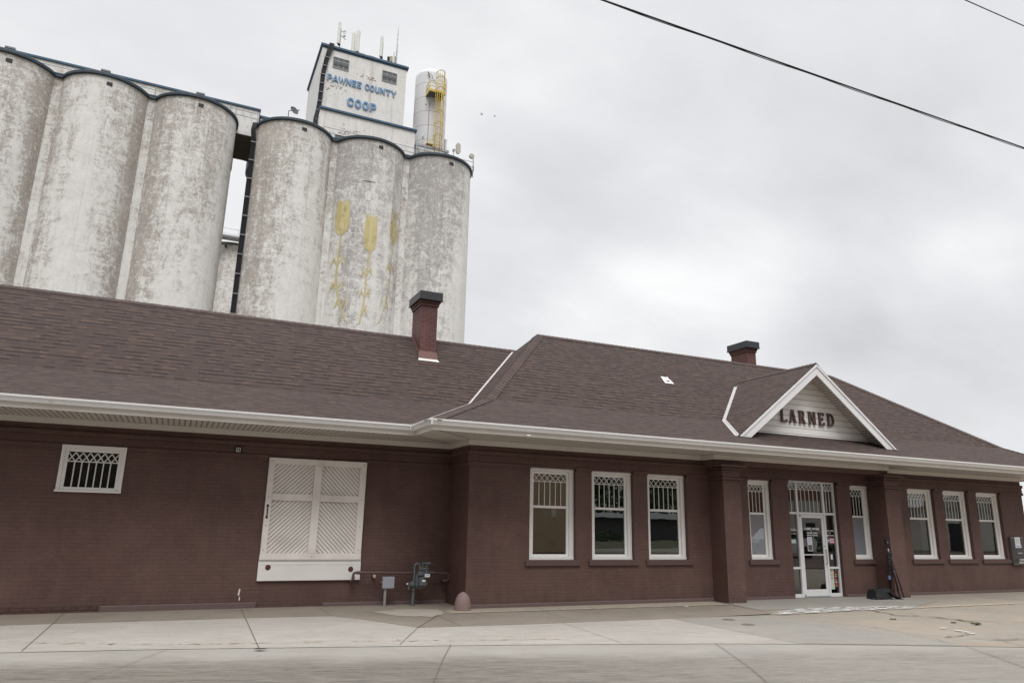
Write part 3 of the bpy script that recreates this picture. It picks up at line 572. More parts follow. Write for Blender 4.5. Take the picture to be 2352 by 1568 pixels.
# ---------------- windows
def lattice(b, x0, x1, ztop, zbar, zbot, n, y, t=0.0085):
    p = (x1-x0)/n
    b.box(x0, x1, y, y+.012, zbar-t, zbar+t)
    for i in range(1, n): b.box(x0+i*p-t, x0+i*p+t, y+.001, y+.011, zbot, zbar-t)
    def bar(xa, za, xb, zb, yy):
        d = Vector((xb-xa, 0, zb-za)).normalized(); q = Vector((-d.z, 0, d.x))*t*.95
        P = [(xa+q.x, za+q.z), (xb+q.x, zb+q.z), (xb-q.x, zb-q.z), (xa-q.x, za-q.z)]
        b.prism(P, 'y', yy, yy+.006)
    for i in range(n):
        xa, xb = x0+i*p, x0+(i+1)*p
        bar(xa, zbar, xb, ztop-t, y+.0005); bar(xa, ztop-t, xb, zbar, y+.0075)
def window(x0, x1, z0, z1, yf, npan, lower='glass', single=False, sill=True):
    # yf = wall face; casing sits 0.10 m back
    yc = yf+.10; cw = .105
    b = MB()
    b.bbox(x0+.001, x1-.001, yc-.012, yc+.12, z1-.075, z1-.001, .004)       # head
    b.bbox(x0+.001, x0+cw, yc, yc+.12, z0+.062, z1-.076, .004); b.bbox(x1-cw, x1-.001, yc, yc+.12, z0+.062, z1-.076, .004)
    b.bbox(x0+.001, x1-.001, yc-.015, yc+.12, z0+.001, z0+.061, .005)
    w_ = b.build('window', M_frame, depot)
    ys = yc+.055; st = .062; zm = z0+ (z1-z0)*.572
    gx0, gx1 = x0+cw+st, x1-cw-st; gz1 = z1-.075-.055
    b = MB()
    b.bbox(x0+cw+.001, gx0, ys, ys+.04, z0+.063, z1-.077, .004); b.bbox(gx1, x1-cw-.001, ys, ys+.04, z0+.063, z1-.077, .004)
    b.bbox(gx0+.001, gx1-.001, ys-.001, ys+.04, gz1, z1-.077, .004); b.bbox(gx0+.001, gx1-.001, ys-.001, ys+.04, z0+.063, z0+.122, .004)
    gb = z0+.122
    if not single: b.bbox(gx0+.001, gx1-.001, ys-.012, ys+.04, zm-.028, zm+.028, .004)
    b.build('sash', M_frame, w_)
    if single:
        b = MB(); b.box(gx0, gx1, ys+.025, ys+.029, gb, gz1); b.build('pane', M_glass, w_)
        b = MB(); lattice(b, gx0, gx1, gz1, gz1-.175, gb, npan, ys+.008); b.build('grille', M_grille, w_)
    else:
        b = MB(); b.box(gx0, gx1, ys+.022, ys+.026, zm+.028, gz1); b.build('pane', M_glass, w_)
        b = MB(); b.box(gx0, gx1, ys+.025, ys+.029, gb, zm-.028); b.build('pane', M_film if lower == 'film' else M_glass, w_)
        b = MB(); lattice(b, gx0, gx1, gz1, gz1-.175, zm+.028, npan, ys+.006); b.build('grille', M_grille, w_)
    if sill:
        b = MB(); b.bbox(x0-.10, x1+.11, yf-.05, yf+.11, z0-.125, z0-.002, .008); b.build('sill', M_sill, w_)
    return w_
for a, c in WIN: window(a, c, wz0, wz1, MY, 6)
for a, c in NAR: window(a, c, wz0, wz1, MY, 4, 'film')
for a, c in RWIN: window(a, c, wz0, wz1, MY, 6)
# wing window: flush casing, single pane
x0, x1, z0, z1 = -2.08, -0.97, 2.15, 3.04; y = WY-.045
b = MB(); b.bbox(x0, x1, y-.012, y+.14, z1-.07, z1, .004); b.bbox(x0+.002, x0+.065, y, y+.14, z0+.04, z1-.071, .004); b.bbox(x1-.065, x1-.002, y, y+.14, z0+.04, z1-.071, .004); b.bbox(x0-.012, x1+.004, y-.02, y+.14, z0, z0+.039, .004)
w_ = b.build('window', M_frame, depot)
b = MB(); ys = y+.02
b.bbox(x0+.066, x0+.125, ys, ys+.05, z0+.04, z1-.071, .003); b.bbox(x1-.125, x1-.066, ys, ys+.05, z0+.04, z1-.071, .003); b.bbox(x0+.126, x1-.126, ys-.001, ys+.05, z1-.125, z1-.071, .003); b.bbox(x0+.126, x1-.126, ys-.001, ys+.05, z0+.04, z0+.095, .003)
b.build('sash', M_frame, w_)
b = MB(); b.box(x0+.125, x1-.125, ys+.03, ys+.034, z0+.095, z1-.125); b.build('pane', M_glass, w_)
b = MB(); lattice(b, x0+.125, x1-.125, z1-.13, z1-.31, z0+.095, 7, ys+.012, .0105); b.build('grille', M_grille, w_)

# ---------------- storefront door
yd = MY+.10
ent = MB(); T_ = .045
DX = [DOOR[0], 15.665, 16.655, DOOR[1]]
zt, z2 = 3.055, 2.175
ent.bbox(DOOR[0]+.001, DOOR[0]+.055, yd, yd+.11, GZ+.012, zt, .003); ent.bbox(DOOR[1]-.055, DOOR[1]-.001, yd, yd+.11, GZ+.012, zt, .003)
for x in DX[1:3]: ent.bbox(x-.033, x+.033, yd, yd+.11, GZ+.012, zt-.051, .003)
def hb(xa, xb, za, zb): ent.bbox(xa+.001, xb-.001, yd+.002, yd+.108, za, zb, .003)
hb(DOOR[0]+.055, DOOR[1]-.055, zt-.05, zt)
segx = [(DOOR[0]+.055, DX[1]-.033), (DX[1]+.033, DX[2]-.033), (DX[2]+.033, DOOR[1]-.055)]
for xa, xb in segx: hb(xa, xb, z2-.03, z2+.03)
for xa, xb in (segx[0], segx[2]): hb(xa, xb, .70, .755); hb(xa, xb, GZ+.012, .06)
door_fr = ent.build('entrance_frame', M_door, depot)
def pane(par, xa, xb, za, zb, y): b = MB(); b.box(xa, xb, y, y+.004, za, zb); return b.build('pane', M_glass, par)
for (xa, xb), n in zip(segx, (2, 6, 3)):
    pane(door_fr, xa, xb, z2+.03, zt-.05, yd+.05)
    b = MB(); lattice(b, xa, xb, zt-.052, zt-.052-.185, z2+.031, n, yd+.035, .0085); b.build('grille', M_grille, door_fr)
for xa, xb in (segx[0], segx[2]): pane(door_fr, xa, xb, .755, z2-.03, yd+.05); pane(door_fr, xa, xb, .06, .70, yd+.05)
xa, xb = segx[1]; b = MB(); zl = z2-.036
b.bbox(xa+.004, xa+.095, yd+.01, yd+.055, 0.0, zl, .004); b.bbox(xb-.095, xb-.004, yd+.01, yd+.055, 0.0, zl, .004)
b.bbox(xa+.096, xb-.096, yd+.011, yd+.054, 0.0, .17, .004); b.bbox(xa+.096, xb-.096, yd+.011, yd+.054, zl-.085, zl, .004); b.bbox(xa+.096, xb-.096, yd+.011, yd+.054, 1.06, 1.085, .003)
leaf = b.build('door', M_door, depot)
pane(leaf, xa+.095, xb-.095, .17, 1.06, yd+.03); pane(leaf, xa+.095, xb-.095, 1.085, zl-.085, yd+.03)
b = MB(); hx = xb-.05
b.tube([(hx, yd+.01, .84), (hx, yd-.045, .84), (hx, yd-.05, .88), (hx, yd-.05, 1.16), (hx, yd-.045, 1.2), (hx, yd+.01, 1.2)], .013, 8); b.lathe((hx, yd+.005, 1.30), [(.018, -.0), (.018, .012), (0, .013)], 12, axis='y'); b.build('handle', M_galv, leaf)
b = MB(); b.bbox(xa+.002, xa+.05, yd-.02, yd+.0, zl-.06, zl-.01, .003); b.build('hinge', M_galv, leaf)
b = MB(); b.bbox(xa+.002, xa+.04, yd-.015, yd+.008, .005, .05, .003); b.build('hinge', M_galv, leaf)
b = MB(); b.bbox(xa-.02, xb+.02, yd-.03, yd+.12, GZ+.012, -.003, .003); b.build('threshold', M_galv, door_fr)

# lettering helpers -------------------------------------------------
def text_mesh(name, txt, x, z, y, size, mat, parent, align='CENTER', bold=0.0, ext=0.001, sx=1.0):
    cu = bpy.data.curves.new('t', 'FONT'); cu.body = txt; cu.size = size; cu.align_x = align; cu.extrude = ext; cu.offset = bold; cu.resolution_u = 3
    to = bpy.data.objects.new('t', cu); C.objects.link(to)
    dg = bpy.context.evaluated_depsgraph_get(); me = bpy.data.meshes.new_from_object(to.evaluated_get(dg))
    vs_ = [Vector((x+v.co.x*sx, y-v.co.z, z+v.co.y)) for v in me.vertices]; fs = [list(p.vertices) for p in me.polygons]
    bpy.data.objects.remove(to); bpy.data.curves.remove(cu)
    b = MB(); b.mesh(vs_, fs); return b.build(name, mat, parent)
yg = yd+.026
dcx = (segx[1][0]+segx[1][1])/2
text_mesh('lobby_hours_lettering', 'LOBBY HOURS', dcx-.0, 1.735, yg, .082, M_sticker, leaf, bold=.003)
b = MB(); b.box(dcx-.19, dcx+.19, yg, yg+.002, 1.705, 1.712); b.build('lettering_underline', M_ypaint, leaf)
text_mesh('lobby_hours_lettering', 'Monday - Friday', dcx, 1.635, yg, .058, M_sticker, leaf, bold=.002)
text_mesh('lobby_hours_lettering', '9:00 am - 3:00 pm', dcx, 1.575, yg, .055, M_sticker, leaf, bold=.002)
c0 = (segx[0][0]+segx[0][1])/2; c2 = (segx[2][0]+segx[2][1])/2; yq = yd+.046
text_mesh('drive_thru_lettering', 'Drive Thru Hours', c0, 1.70, yq, .045, M_sticker, door_fr, bold=.0015, sx=.9)
b = MB(); b.box(c0-.15, c0+.15, yq, yq+.002, 1.675, 1.682); b.build('lettering_underline', M_ypaint, door_fr)
text_mesh('drive_thru_lettering', '7:30 am - 6:00 pm', c0, 1.615, yq, .036, M_sticker, door_fr, bold=.001, sx=.9)
text_mesh('atm_lettering', '24 Hr. ATM', c2, 1.70, yq, .055, M_sticker, door_fr, bold=.0015)
text_mesh('atm_lettering', '&', c2, 1.64, yq, .055, M_sticker, door_fr, bold=.0015)
text_mesh('atm_lettering', 'Night Depository', c2, 1.58, yq, .045, M_sticker, door_fr, bold=.0012, sx=.85)
def notice(nm, xa, xb, za, zb, y, par, mat=M_sticker): b = MB(); b.box(xa, xb, y, y+.003, za, zb); return b.build(nm, mat, par)
n_ = notice('door_notice', dcx-.20, dcx-.02, 1.37, 1.545, yg, leaf); text_mesh('print', 'NOTICE', dcx-.11, 1.50, yg-.002, .032, M_blue, n_)
for i in range(5): notice('print', dcx-.185, dcx-.04-.02*(i % 2), 1.475-.02*i, 1.480-.02*i, yg-.002, n_, M_blue)
n_ = notice('door_notice', dcx-.20, dcx-.02, 1.17, 1.36, yg, leaf); notice('print', dcx-.185, dcx-.035, 1.185, 1.335, yg-.002, n_, paint('poster_dark', (.12, .09, .11), .6))
notice('sidelight_notice', c0-.11, c0+.09, 1.37, 1.47, yq, door_fr, paint('pale_green_paper', (.5, .58, .5), .6))
# flag sticker: star on blue, red and white stripes
f_ = notice('flag_sticker', c2-.13, c2+.13, 1.37, 1.53, yq, door_fr)
for zz in (1.495, 1.435, 1.375): notice('stripe', c2-.04, c2+.128, zz, zz+.028, yq-.002, f_, M_red)
notice('blue_field', c2-.128, c2-.04, 1.372, 1.528, yq-.0025, f_, M_blue)
sp = [(c2-.084+math.cos(PI/2+i*PI/5)*(.045 if i % 2 == 0 else .02), 1.45+math.sin(PI/2+i*PI/5)*(.045 if i % 2 == 0 else .02)) for i in range(10)]
b = MB(); b.prism(sp, 'y', yq-.0045, yq-.003); b.build('star', M_sticker, f_)
notice('sidelight_notice', c2-.05, c2+.02, .95, 1.08, yq, door_fr)
p_ = notice('sidelight_poster', c2-.15, c2+.01, .16, .69, yq, door_fr, paint('pale_poster', (.52, .56, .49), .6))
for t_, zz in (('EAT', .60), ('BEEF', .52), ('PORK', .44)): text_mesh('print', t_, c2-.07, zz, yq-.002, .055, M_orange, p_)
p2 = notice('sidelight_poster', c2+.02, c2+.13, .20, .69, yq, door_fr, M_black)
for q in range(9): rnd = random.Random(q); zz = .23+.05*q; notice('print', c2+.03+rnd.uniform(0, .02), c2+.08+rnd.uniform(0, .04), zz, zz+.04, yq-.002, p2, (M_orange, M_red, M_ypaint)[q % 3])

# ---------------- sliding freight door
bd = MB(); y = WY-.085
X0, X1, Z0, Z1 = 1.745, 3.845, .905, 3.00
bd.bbox(X0, X0+.125, y, y+.09, 1.035, Z1-.131, .005); bd.bbox(X1-.14, X1, y, y+.09, 1.035, Z1-.131, .005); bd.bbox(2.705, 2.872, y, y+.088, 1.036, Z1-.131, .005)
bd.bbox(X0, X1, y-.001, y+.09, Z1-.13, Z1, .005); bd.bbox(X0+.126, 2.704, y+.002, y+.088, 2.11, 2.255, .005); bd.bbox(2.873, X1-.141, y+.002, y+.088, 2.11, 2.255, .005); bd.bbox(X0-.005, X1+.005, y-.004, y+.09, .905, 1.034, .005)
fd = bd.build('freight_door', M_board, depot)
def clip(poly, n, d):   # keep n.p <= d
    out = []
    for i, p in enumerate(poly):
        q = poly[(i+1) % len(poly)]; a = n[0]*p[0]+n[1]*p[1]-d; c = n[0]*q[0]+n[1]*q[1]-d
        if a <= 0: out.append(p)
        if a*c < 0: t = a/(a-c); out.append((p[0]+(q[0]-p[0])*t, p[1]+(q[1]-p[1])*t))
    return out
for (a, c, e, f, sgn) in ((X0+.126, 2.704, 2.256, 2.869, 1), (2.873, X1-.141, 2.256, 2.869, -1), (X0+.126, 2.704, 1.036, 2.109, 1), (2.873, X1-.141, 1.036, 2.109, -1)):
    b = MB(); b.box(a, c, y+.065, y+.08, e, f, 1)
    s2 = math.sqrt(.5); n = (-s2*sgn, s2); wdt = .0655; rect = [(a, e), (c, e), (c, f), (a, f)]
    ds = [n[0]*p[0]+n[1]*p[1] for p in rect]; d = min(ds)
    while d < max(ds):
        pl = clip(clip(rect, n, d+wdt-.014), (-n[0], -n[1]), -d)
        if len(pl) >= 3 and abs(sum(pl[i][0]*pl[(i+1) % len(pl)][1]-pl[(i+1) % len(pl)][0]*pl[i][1] for i in range(len(pl)))) > .0004:
            b.prism(pl, 'y', y+.045+random.uniform(0, .004), y+.066)
        d += wdt
    b.build('board_panel', [M_board, paint('board_gap', (.22, .18, .145), .9)], fd)
b = MB(); b.tube([(1.80, y+.005, 1.99), (1.80, y-.035, 1.97), (1.80, y-.04, 1.88), (1.80, y-.035, 1.79), (1.80, y+.005, 1.77)], .012, 8)
for zz in (2.0, 1.76): b.prism([(1.80+math.cos(t*PI/3)*.026, zz+math.sin(t*PI/3)*.03) for t in range(6)], 'y', y-.008, y)
b.build('handle', M_black, fd)
b = MB()
for xx in (1.80, 3.78):
    for zz in (1.10, 2.18, 2.93, 1.6): b.lathe((xx, y-.001, zz), [(.011, 0), (.008, .006), (0, .007)], 8, axis='y')
b.lathe((2.79, y-.005, .97), [(.011, 0), (.008, .006), (0, .007)], 8, axis='y'); b.build('bolt', M_steel, fd)
b = MB(); b.bbox(1.735, 3.865, WY-.06, WY-.001, .485, .885, .006); b.bbox(1.78, 3.82, WY-.066, WY-.059, .808, .814, .001); b.bbox(1.74, 3.86, WY-.075, WY-.001, .886, .903, .002); base_bd = b.build('door_kickboard', M_boardw, depot)
for xx, zz in ((1.93, .755), (3.65, .71)):
    st = [(xx+math.cos(PI/2+i*PI/5)*(.05 if i % 2 == 0 else .028), zz+math.sin(PI/2+i*PI/5)*(.05 if i % 2 == 0 else .028)) for i in range(10)]
    b = MB(); b.lathe((xx, WY-.058, zz), [(.055, 0), (.055, .008), (.045, .012), (0, .012)], 16, axis='y'); b.prism(st, 'y', WY-.078, WY-.068); b.build('anchor_plate', M_rust, base_bd)

# ---------------- frieze board, soffit, fascia, gutter
FY, GY = 13.62, 13.5; WFY = 14.82; EX = 4.52; ER = 26.98
SZ = 3.545
def frieze(x0, x1, y0, y1): b.bbox(x0, x1, y0, y1, 3.425, SZ-.003, .004)
b = MB()
frieze(XL, XC-.05, WY-.04, WY+.02); frieze(XC-.045, XC+.02, MY-.04, WY+.019); frieze(XC+.021, 12.32, MY-.041, MY+.02)
frieze(12.28, 12.36, 14.45, MY-.042); frieze(12.361, 18.62, 14.45, 14.48); frieze(18.621, 18.66, 14.449, MY-.042); frieze(18.661, XR+.04, MY-.04, MY+.02); frieze(XR-.02, XR+.05, MY+.021, 21.4)
for xx in (-1.66, 9.3): b.box(xx, xx+.006, (WY if xx < 5 else MY)-.0425, (WY if xx < 5 else MY)-.04, 3.43, 3.54)
b.build('frieze_board', M_cream, depot)
b = MB()
b.box(XL, EX, WFY+.02, WY-.0, SZ, SZ+.01)
b.face([(EX+.0, WFY+.0, SZ), (XC, WY, SZ), (EX, WY, SZ)])
b.prism([(EX+.02, FY+.02), (ER, FY+.02), (ER, MY), (XC, MY)], 'z', SZ, SZ+.01)
b.build('soffit', M_soffit, depot)
for pa, pb in (((EX, FY), (XC, MY)), ((EX, WFY), (XC, WY)), ((EX+.03, FY+.02), (6.02, FY+.02))):
    pass
for pa, pb in (((EX+.02, FY+.02), (XC, MY)), ((EX+.02, WFY+.02), (XC, WY))):
    d_ = Vector((pb[0]-pa[0], pb[1]-pa[1])).normalized(); q_ = Vector((-d_.y, d_.x))*.009
    b = MB(); b.face([(pa[0]+q_.x, pa[1]+q_.y, SZ-.006), (pb[0]+q_.x, pb[1]+q_.y, SZ-.006), (pb[0]-q_.x, pb[1]-q_.y, SZ-.006), (pa[0]-q_.x, pa[1]-q_.y, SZ-.006)]); b.build('soffit_seam', M_joint, depot, recalc=False)
# plain corner soffit triangles
b = MB(); b.mesh([(EX, FY, SZ-.002), (XC, MY, SZ-.002), (XC, WY, SZ-.002), (EX, WFY, SZ-.002)], [(0, 3, 2, 1)]); b.build('soffit', M_soffit_plain, depot, recalc=False)
b = MB(); b.box(XR, ER, FY+.02, 21.4, SZ+.011, SZ+.02); b.build('soffit', M_soffit_plain, depot)
b = MB()
for (x0, x1, y0, y1) in ((XL, EX-.001, WFY, WFY+.03), (EX, EX+.03, FY, WFY+.029), (EX+.031, ER, FY, FY+.03), (ER-.03, ER, FY+.031, 22.8), (XL, EX, 22.8, 22.83)):
    b.bbox(x0, x1, y0, y1, SZ-.025, 3.72, .003)
b.bbox(XL, XL+.03, WFY+.031, 22.79, SZ-.025, 3.72, .003)
b.build('fascia', M_cream, depot)
prof = [(0, 3.615), (.055, 3.612), (.075, 3.630), (.080, 3.655), (.105, 3.690), (.122, 3.700), (.124, 3.732), (.112, 3.734), (.108, 3.712), (.0, 3.70)]
path = [((XL, WFY), (0, -1)), ((EX, WFY), (-1, -1)), ((EX, FY), (-1, -1)), ((ER, FY), (1, -1)), ((ER, 22.8), (1, 0))]
b = MB(); rings = []
for (px_, py_), (ox, oy) in path:
    rings.append([(px_+ox*o, py_+oy*o, z) for o, z in prof])
# inner corner at (EX,WFY): outward offset is (-1,-1)
n = len(prof)
for i in range(len(rings)-1):
    V = rings[i]+rings[i+1]; b.mesh(V, [(k, (k+1) % n, (k+1) % n+n, k+n) for k in range(n)])
for rg in (rings[0], rings[-1]): b.mesh(rg, [tuple(range(n))])
gut = b.build('gutter', M_gutter, depot)
b = MB()
b.bbox(EX-.155, EX-.135, WFY-.13, WFY-.12, 3.62, 3.737, .003)
b.bbox(EX-.09, EX-.05, FY-.131, FY-.12, 3.61, 3.738, .003)
b.build('gutter_joint', M_cream, gut)
for xx, yy in ((-2.2, WFY), (8.4, FY), (14.5, FY), (20.6, FY)):
    b = MB(); b.bbox(xx, xx+.035, yy-.127, yy-.119, 3.69, 3.736, .002); b.bbox(xx, xx+.035, yy-.084, yy-.076, 3.62, 3.66, .002); b.build('gutter_joint', M_cream, gut)
b = MB(); b.lathe((6.62, FY-.03, 3.535), [(0, -.03), (.04, -.02), (.055, .0), (.05, .02), (0, .03)], 14); b.build('eave_light', M_white, depot)

# ---------------- roof surfaces
def slope_uv(pts, e0, edir, up_):
    return [((Vector(p)-e0).dot(edir), (Vector(p)-e0).dot(up_)) for p in pts]
def rface(b, pts, edir, voff=0.0, mi=0):
    P = [Vector(p) for p in pts]; n = (P[1]-P[0]).cross(P[2]-P[0]).normalized()
    if n.z < 0: P = P[::-1]; n = -n
    e = Vector(edir).normalized(); upv = n.cross(e).normalized()
    if upv.z < 0: upv = -upv
    e0 = min(P, key=lambda p: p.z)
    b.face(P, [(p.dot(e), (p-e0).dot(upv)+voff) for p in P])
RX0, RX1, RY0, RY1, RZ0 = 4.47, 27.03, 13.57, 22.87, 3.732
KW, KZ, RGZ, RGY = 1.99, 4.611, 7.135, 18.22
def ring(w_, z): return [(RX0+w_, RY0+w_, z), (RX1-w_*.55, RY0+w_, z), (RX1-w_*.55, RY1-w_, z), (RX0+w_, RY1-w_, z)]
E0, K0 = ring(0, RZ0), ring(KW, KZ)
HW = RGY-RY0; RA, RB = (RX0+HW, RGY, RGZ), (20.95, RGY, RGZ)
ls = math.hypot(KW, KZ-RZ0)
b = MB()
for i, ed in enumerate(((1, 0, 0), (0, 1, 0), (1, 0, 0), (0, 1, 0))):
    j = (i+1) % 4; rface(b, [E0[i], E0[j], K0[j], K0[i]], ed)
rface(b, [K0[0], K0[1], RB, RA], (1, 0, 0), ls); rface(b, [K0[2], K0[3], RA, RB], (1, 0, 0), ls)
rface(b, [K0[1], K0[2], RB], (0, 1, 0), ls); rface(b, [K0[3], K0[0], RA], (0, 1, 0), ls)
b.face([E0[3], E0[2], E0[1], E0[0]])
roof = b.build('roof', M_shing, depot, recalc=False); label_part(roof, 'main hipped roof')
# wing roof (gable end far left)
WRY0, WRZ = 14.77, 3.733; WKY, WKZ = 16.57, 4.528; WGY, WGZ = 18.87, 6.735
def wing_z(y_): return WRZ+(y_-WRY0)*(WKZ-WRZ)/(WKY-WRY0) if y_ < WKY else WKZ+(y_-WKY)*(WGZ-WKZ)/(WGY-WKY)
def hipx(z):   # x where the main roof's left slope has height z
    return RX0+(KW*(z-RZ0)/(KZ-RZ0) if z < KZ else KW+(HW-KW)*(z-KZ)/(RGZ-KZ))
b = MB(); xa = XL-.3
e = [hipx(WRZ)+.05, hipx(WKZ)+.05, hipx(KZ)+.05, hipx(WGZ)+.05]
yk = WKY+(KZ-WKZ)*(WGY-WKY)/(WGZ-WKZ)
wls = math.hypot(WKY-WRY0, WKZ-WRZ)
rface(b, [(xa, WRY0, WRZ), (e[0], WRY0, WRZ), (e[1], WKY, WKZ), (xa, WKY, WKZ)], (1, 0, 0))
rface(b, [(xa, WKY, WKZ), (e[1], WKY, WKZ), (e[2], yk, KZ), (e[3], WGY, WGZ), (xa, WGY, WGZ)], (1, 0, 0), wls)
rface(b, [(xa, WGY, WGZ), (e[3], WGY, WGZ), (e[0], 22.9, WRZ), (xa, 22.9, WRZ)], (1, 0, 0))
b.face([(xa, WRY0, WRZ), (xa, WKY, WKZ), (xa, WGY, WGZ), (xa, 22.9, WRZ)])
label_part(b.build('roof', M_shing, depot, recalc=False), 'freight wing roof')
# front gable
GX, GHW, GFY, GAZ, GLZ = 15.80, 2.93, 14.2, 6.24, 4.02
GS = (GAZ-GLZ)/GHW
def mainz(y_): return RZ0+(y_-RY0)*(KZ-RZ0)/KW if y_ < RY0+KW else KZ+(y_-RY0-KW)*(RGZ-KZ)/(HW-KW)
def mainy(z): return RY0+(z-RZ0)*KW/(KZ-RZ0) if z < KZ else RY0+KW+(z-KZ)*(HW-KW)/(RGZ-KZ)
zf = mainz(GFY); hwf = (GAZ-zf)/GS
kz_hw = (GAZ-KZ)/GS
b = MB(); grs = []
for sg in (-1, 1):
    f0 = (GX+sg*hwf, GFY-.03, zf); kk = (GX+sg*kz_hw, mainy(KZ)+.03, KZ); tp = (GX, mainy(GAZ)+.05, GAZ); ap = (GX, GFY-.03, GAZ)
    rface(b, [f0, kk, tp, ap], (0, 1, 0))
    ed = b.f  # thickness lip at the rake
    b.face([f0, ap, (GX, GFY-.03, GAZ-.035), (GX+sg*(hwf-.0), GFY-.03, zf-.035)])
gable = b.build('gable_roof', M_shing, depot, recalc=False)
b = MB()   # rake boards
th = .24*math.sqrt(1+GS*GS)
for sg in (-1, 1):
    top = GAZ-.03; hw2 = (top-zf+.0)/GS
    pl = [(GX, top), (GX+sg*hw2, zf), (GX+sg*(hw2-th/GS), zf-.0), (GX, top-th)]
    b.prism(pl, 'y', GFY-.02, GFY+.02)
    pl = [(GX, top+.002), (GX+sg*hw2, zf+.002), (GX+sg*(hw2-.07/GS), zf+.0), (GX, top-.07)]
    b.prism(pl, 'y', GFY-.045, GFY-.021)
b.build('rake_board', M_white, gable)
SY = 14.74
zs = mainz(SY)+.01; b = MB(); szap = GAZ-.09; hws = (szap-zs)/GS
b.face([(GX-hws, SY, zs), (GX+hws, SY, zs), (GX, SY, szap)])
b.build('gable_siding', siding_mat('lap_siding', (0.90, 0.88, 0.83), 0.165, 'v', 0.12, 0.5), gable, recalc=False)
b = MB()
for sg in (-1, 1):
    zq = szap; a_ = (GX, GFY+.02, zq); c_ = (GX, SY, zq); h1 = (zq-mainz(GFY+.02))/GS; h2 = (zq-zs)/GS
    P = [a_, c_, (GX+sg*h2, SY, zs), (GX+sg*h1, GFY+.02, mainz(GFY+.02))]
    L = [0, 0, h2*math.hypot(1, GS), h1*math.hypot(1, GS)]
    b.face(P, [(L[i], P[i][1]) for i in range(4)])
b.build('gable_soffit', M_soffit, gable, recalc=False)
# LARNED letters (slab serif, built as polygons)
def letter_boxes(ch, x, z, h, b, y):
    w0 = .3*h; s_ = .17*h; sf = .09*h; sv = .07*h
    dep = .035; cnt = [0]
    def R_(xa, xb, za, zb): cnt[0] += 1; b.box(x+xa, x+xb, y-dep-.0012*cnt[0], y, z+za, z+zb)
    def Pg(pl): cnt[0] += 1; b.prism([(x+p[0], z+p[1]) for p in pl], 'y', y-dep-.0012*cnt[0], y)
    def stem(xa, top=True, bot=True):
        R_(xa, xa+s_, 0, h)
        if top: Pg([(xa-sf, h), (xa+s_+sf, h), (xa+s_, h-sv), (xa, h-sv)])
        if bot: Pg([(xa-sf, 0), (xa+s_+sf, 0), (xa+s_, sv), (xa, sv)])
    def bowl(xa, za, zb, wd, t):
        n_ = 10; cy_ = (za+zb)/2; r_ = (zb-za)/2; o_ = [(xa, zb)]; i_ = [(xa, zb-t)]
        for q in range(n_+1):
            a = PI/2-PI*q/n_; o_.append((xa+wd-r_*.8+math.cos(a)*r_*.8, cy_+math.sin(a)*r_)); i_.append((xa+wd-r_*.8+math.cos(a)*(r_*.8-s_*.9), cy_+math.sin(a)*(r_-t)))
        o_.append((xa, za)); i_.append((xa, za+t))
        cnt[0] += 1
        for q in range(len(o_)-1): b.prism([(x+o_[q][0], z+o_[q][1]), (x+o_[q+1][0], z+o_[q+1][1]), (x+i_[q+1][0], z+i_[q+1][1]), (x+i_[q][0], z+i_[q][1])], 'y', y-dep-.0012*cnt[0], y)
    if ch == 'L': stem(.1*h); R_(.1*h, .62*h, 0, .12*h); Pg([(.5*h, 0), (.66*h, 0), (.66*h, .22*h), (.6*h, .22*h), (.55*h, .1*h)]); return .72*h
    if ch == 'A':
        Pg([(.08*h, 0), (.20*h, 0), (.42*h, h), (.34*h, h)]); Pg([(.34*h, h), (.50*h, h), (.74*h, 0), (.56*h, 0)]); R_(.2*h, .6*h, .28*h, .38*h)
        Pg([(0, 0), (.3*h, 0), (.22*h, sv), (.1*h, sv)]); Pg([(.5*h, 0), (.82*h, 0), (.73*h, sv), (.57*h, sv)]); return .88*h
    if ch == 'R':
        stem(.1*h); bowl(.2*h, .45*h, h, .42*h, .11*h); Pg([(.36*h, .47*h), (.50*h, .47*h), (.72*h, 0), (.54*h, 0)]); Pg([(.5*h, 0), (.8*h, 0), (.71*h, sv), (.52*h, sv)]); return .86*h
    if ch == 'N':
        stem(.1*h, True, True); stem(.60*h, True, False); Pg([(.1*h, h), (.27*h, h), (.77*h, 0), (.62*h, 0)]); return .90*h
    if ch == 'E':
        stem(.1*h); R_(.1*h, .6*h, 0, .11*h); R_(.1*h, .6*h, .89*h, h); R_(.1*h, .48*h, .46*h, .56*h); Pg([(.6*h, h), (.6*h, .76*h), (.54*h, .76*h), (.5*h, .9*h), (.5*h, h)]); Pg([(.63*h, 0), (.63*h, .26*h), (.57*h, .26*h), (.5*h, .1*h), (.5*h, 0)]); R_(.42*h, .48*h, .38*h, .64*h); return .74*h
    if ch == 'D': stem(.1*h); bowl(.2*h, 0, h, .55*h, .11*h); return .8*h
b = MB(); x = 14.86; hL = .365
adv = {'L': .30, 'A': .345, 'R': .345, 'N': .37, 'E': .325, 'D': .3}
for ch in 'LARNED':
    letter_boxes(ch, x, 4.60, hL, b, SY-.02); x += adv[ch]*1.045
b.build('larned_lettering', M_letter, gable)
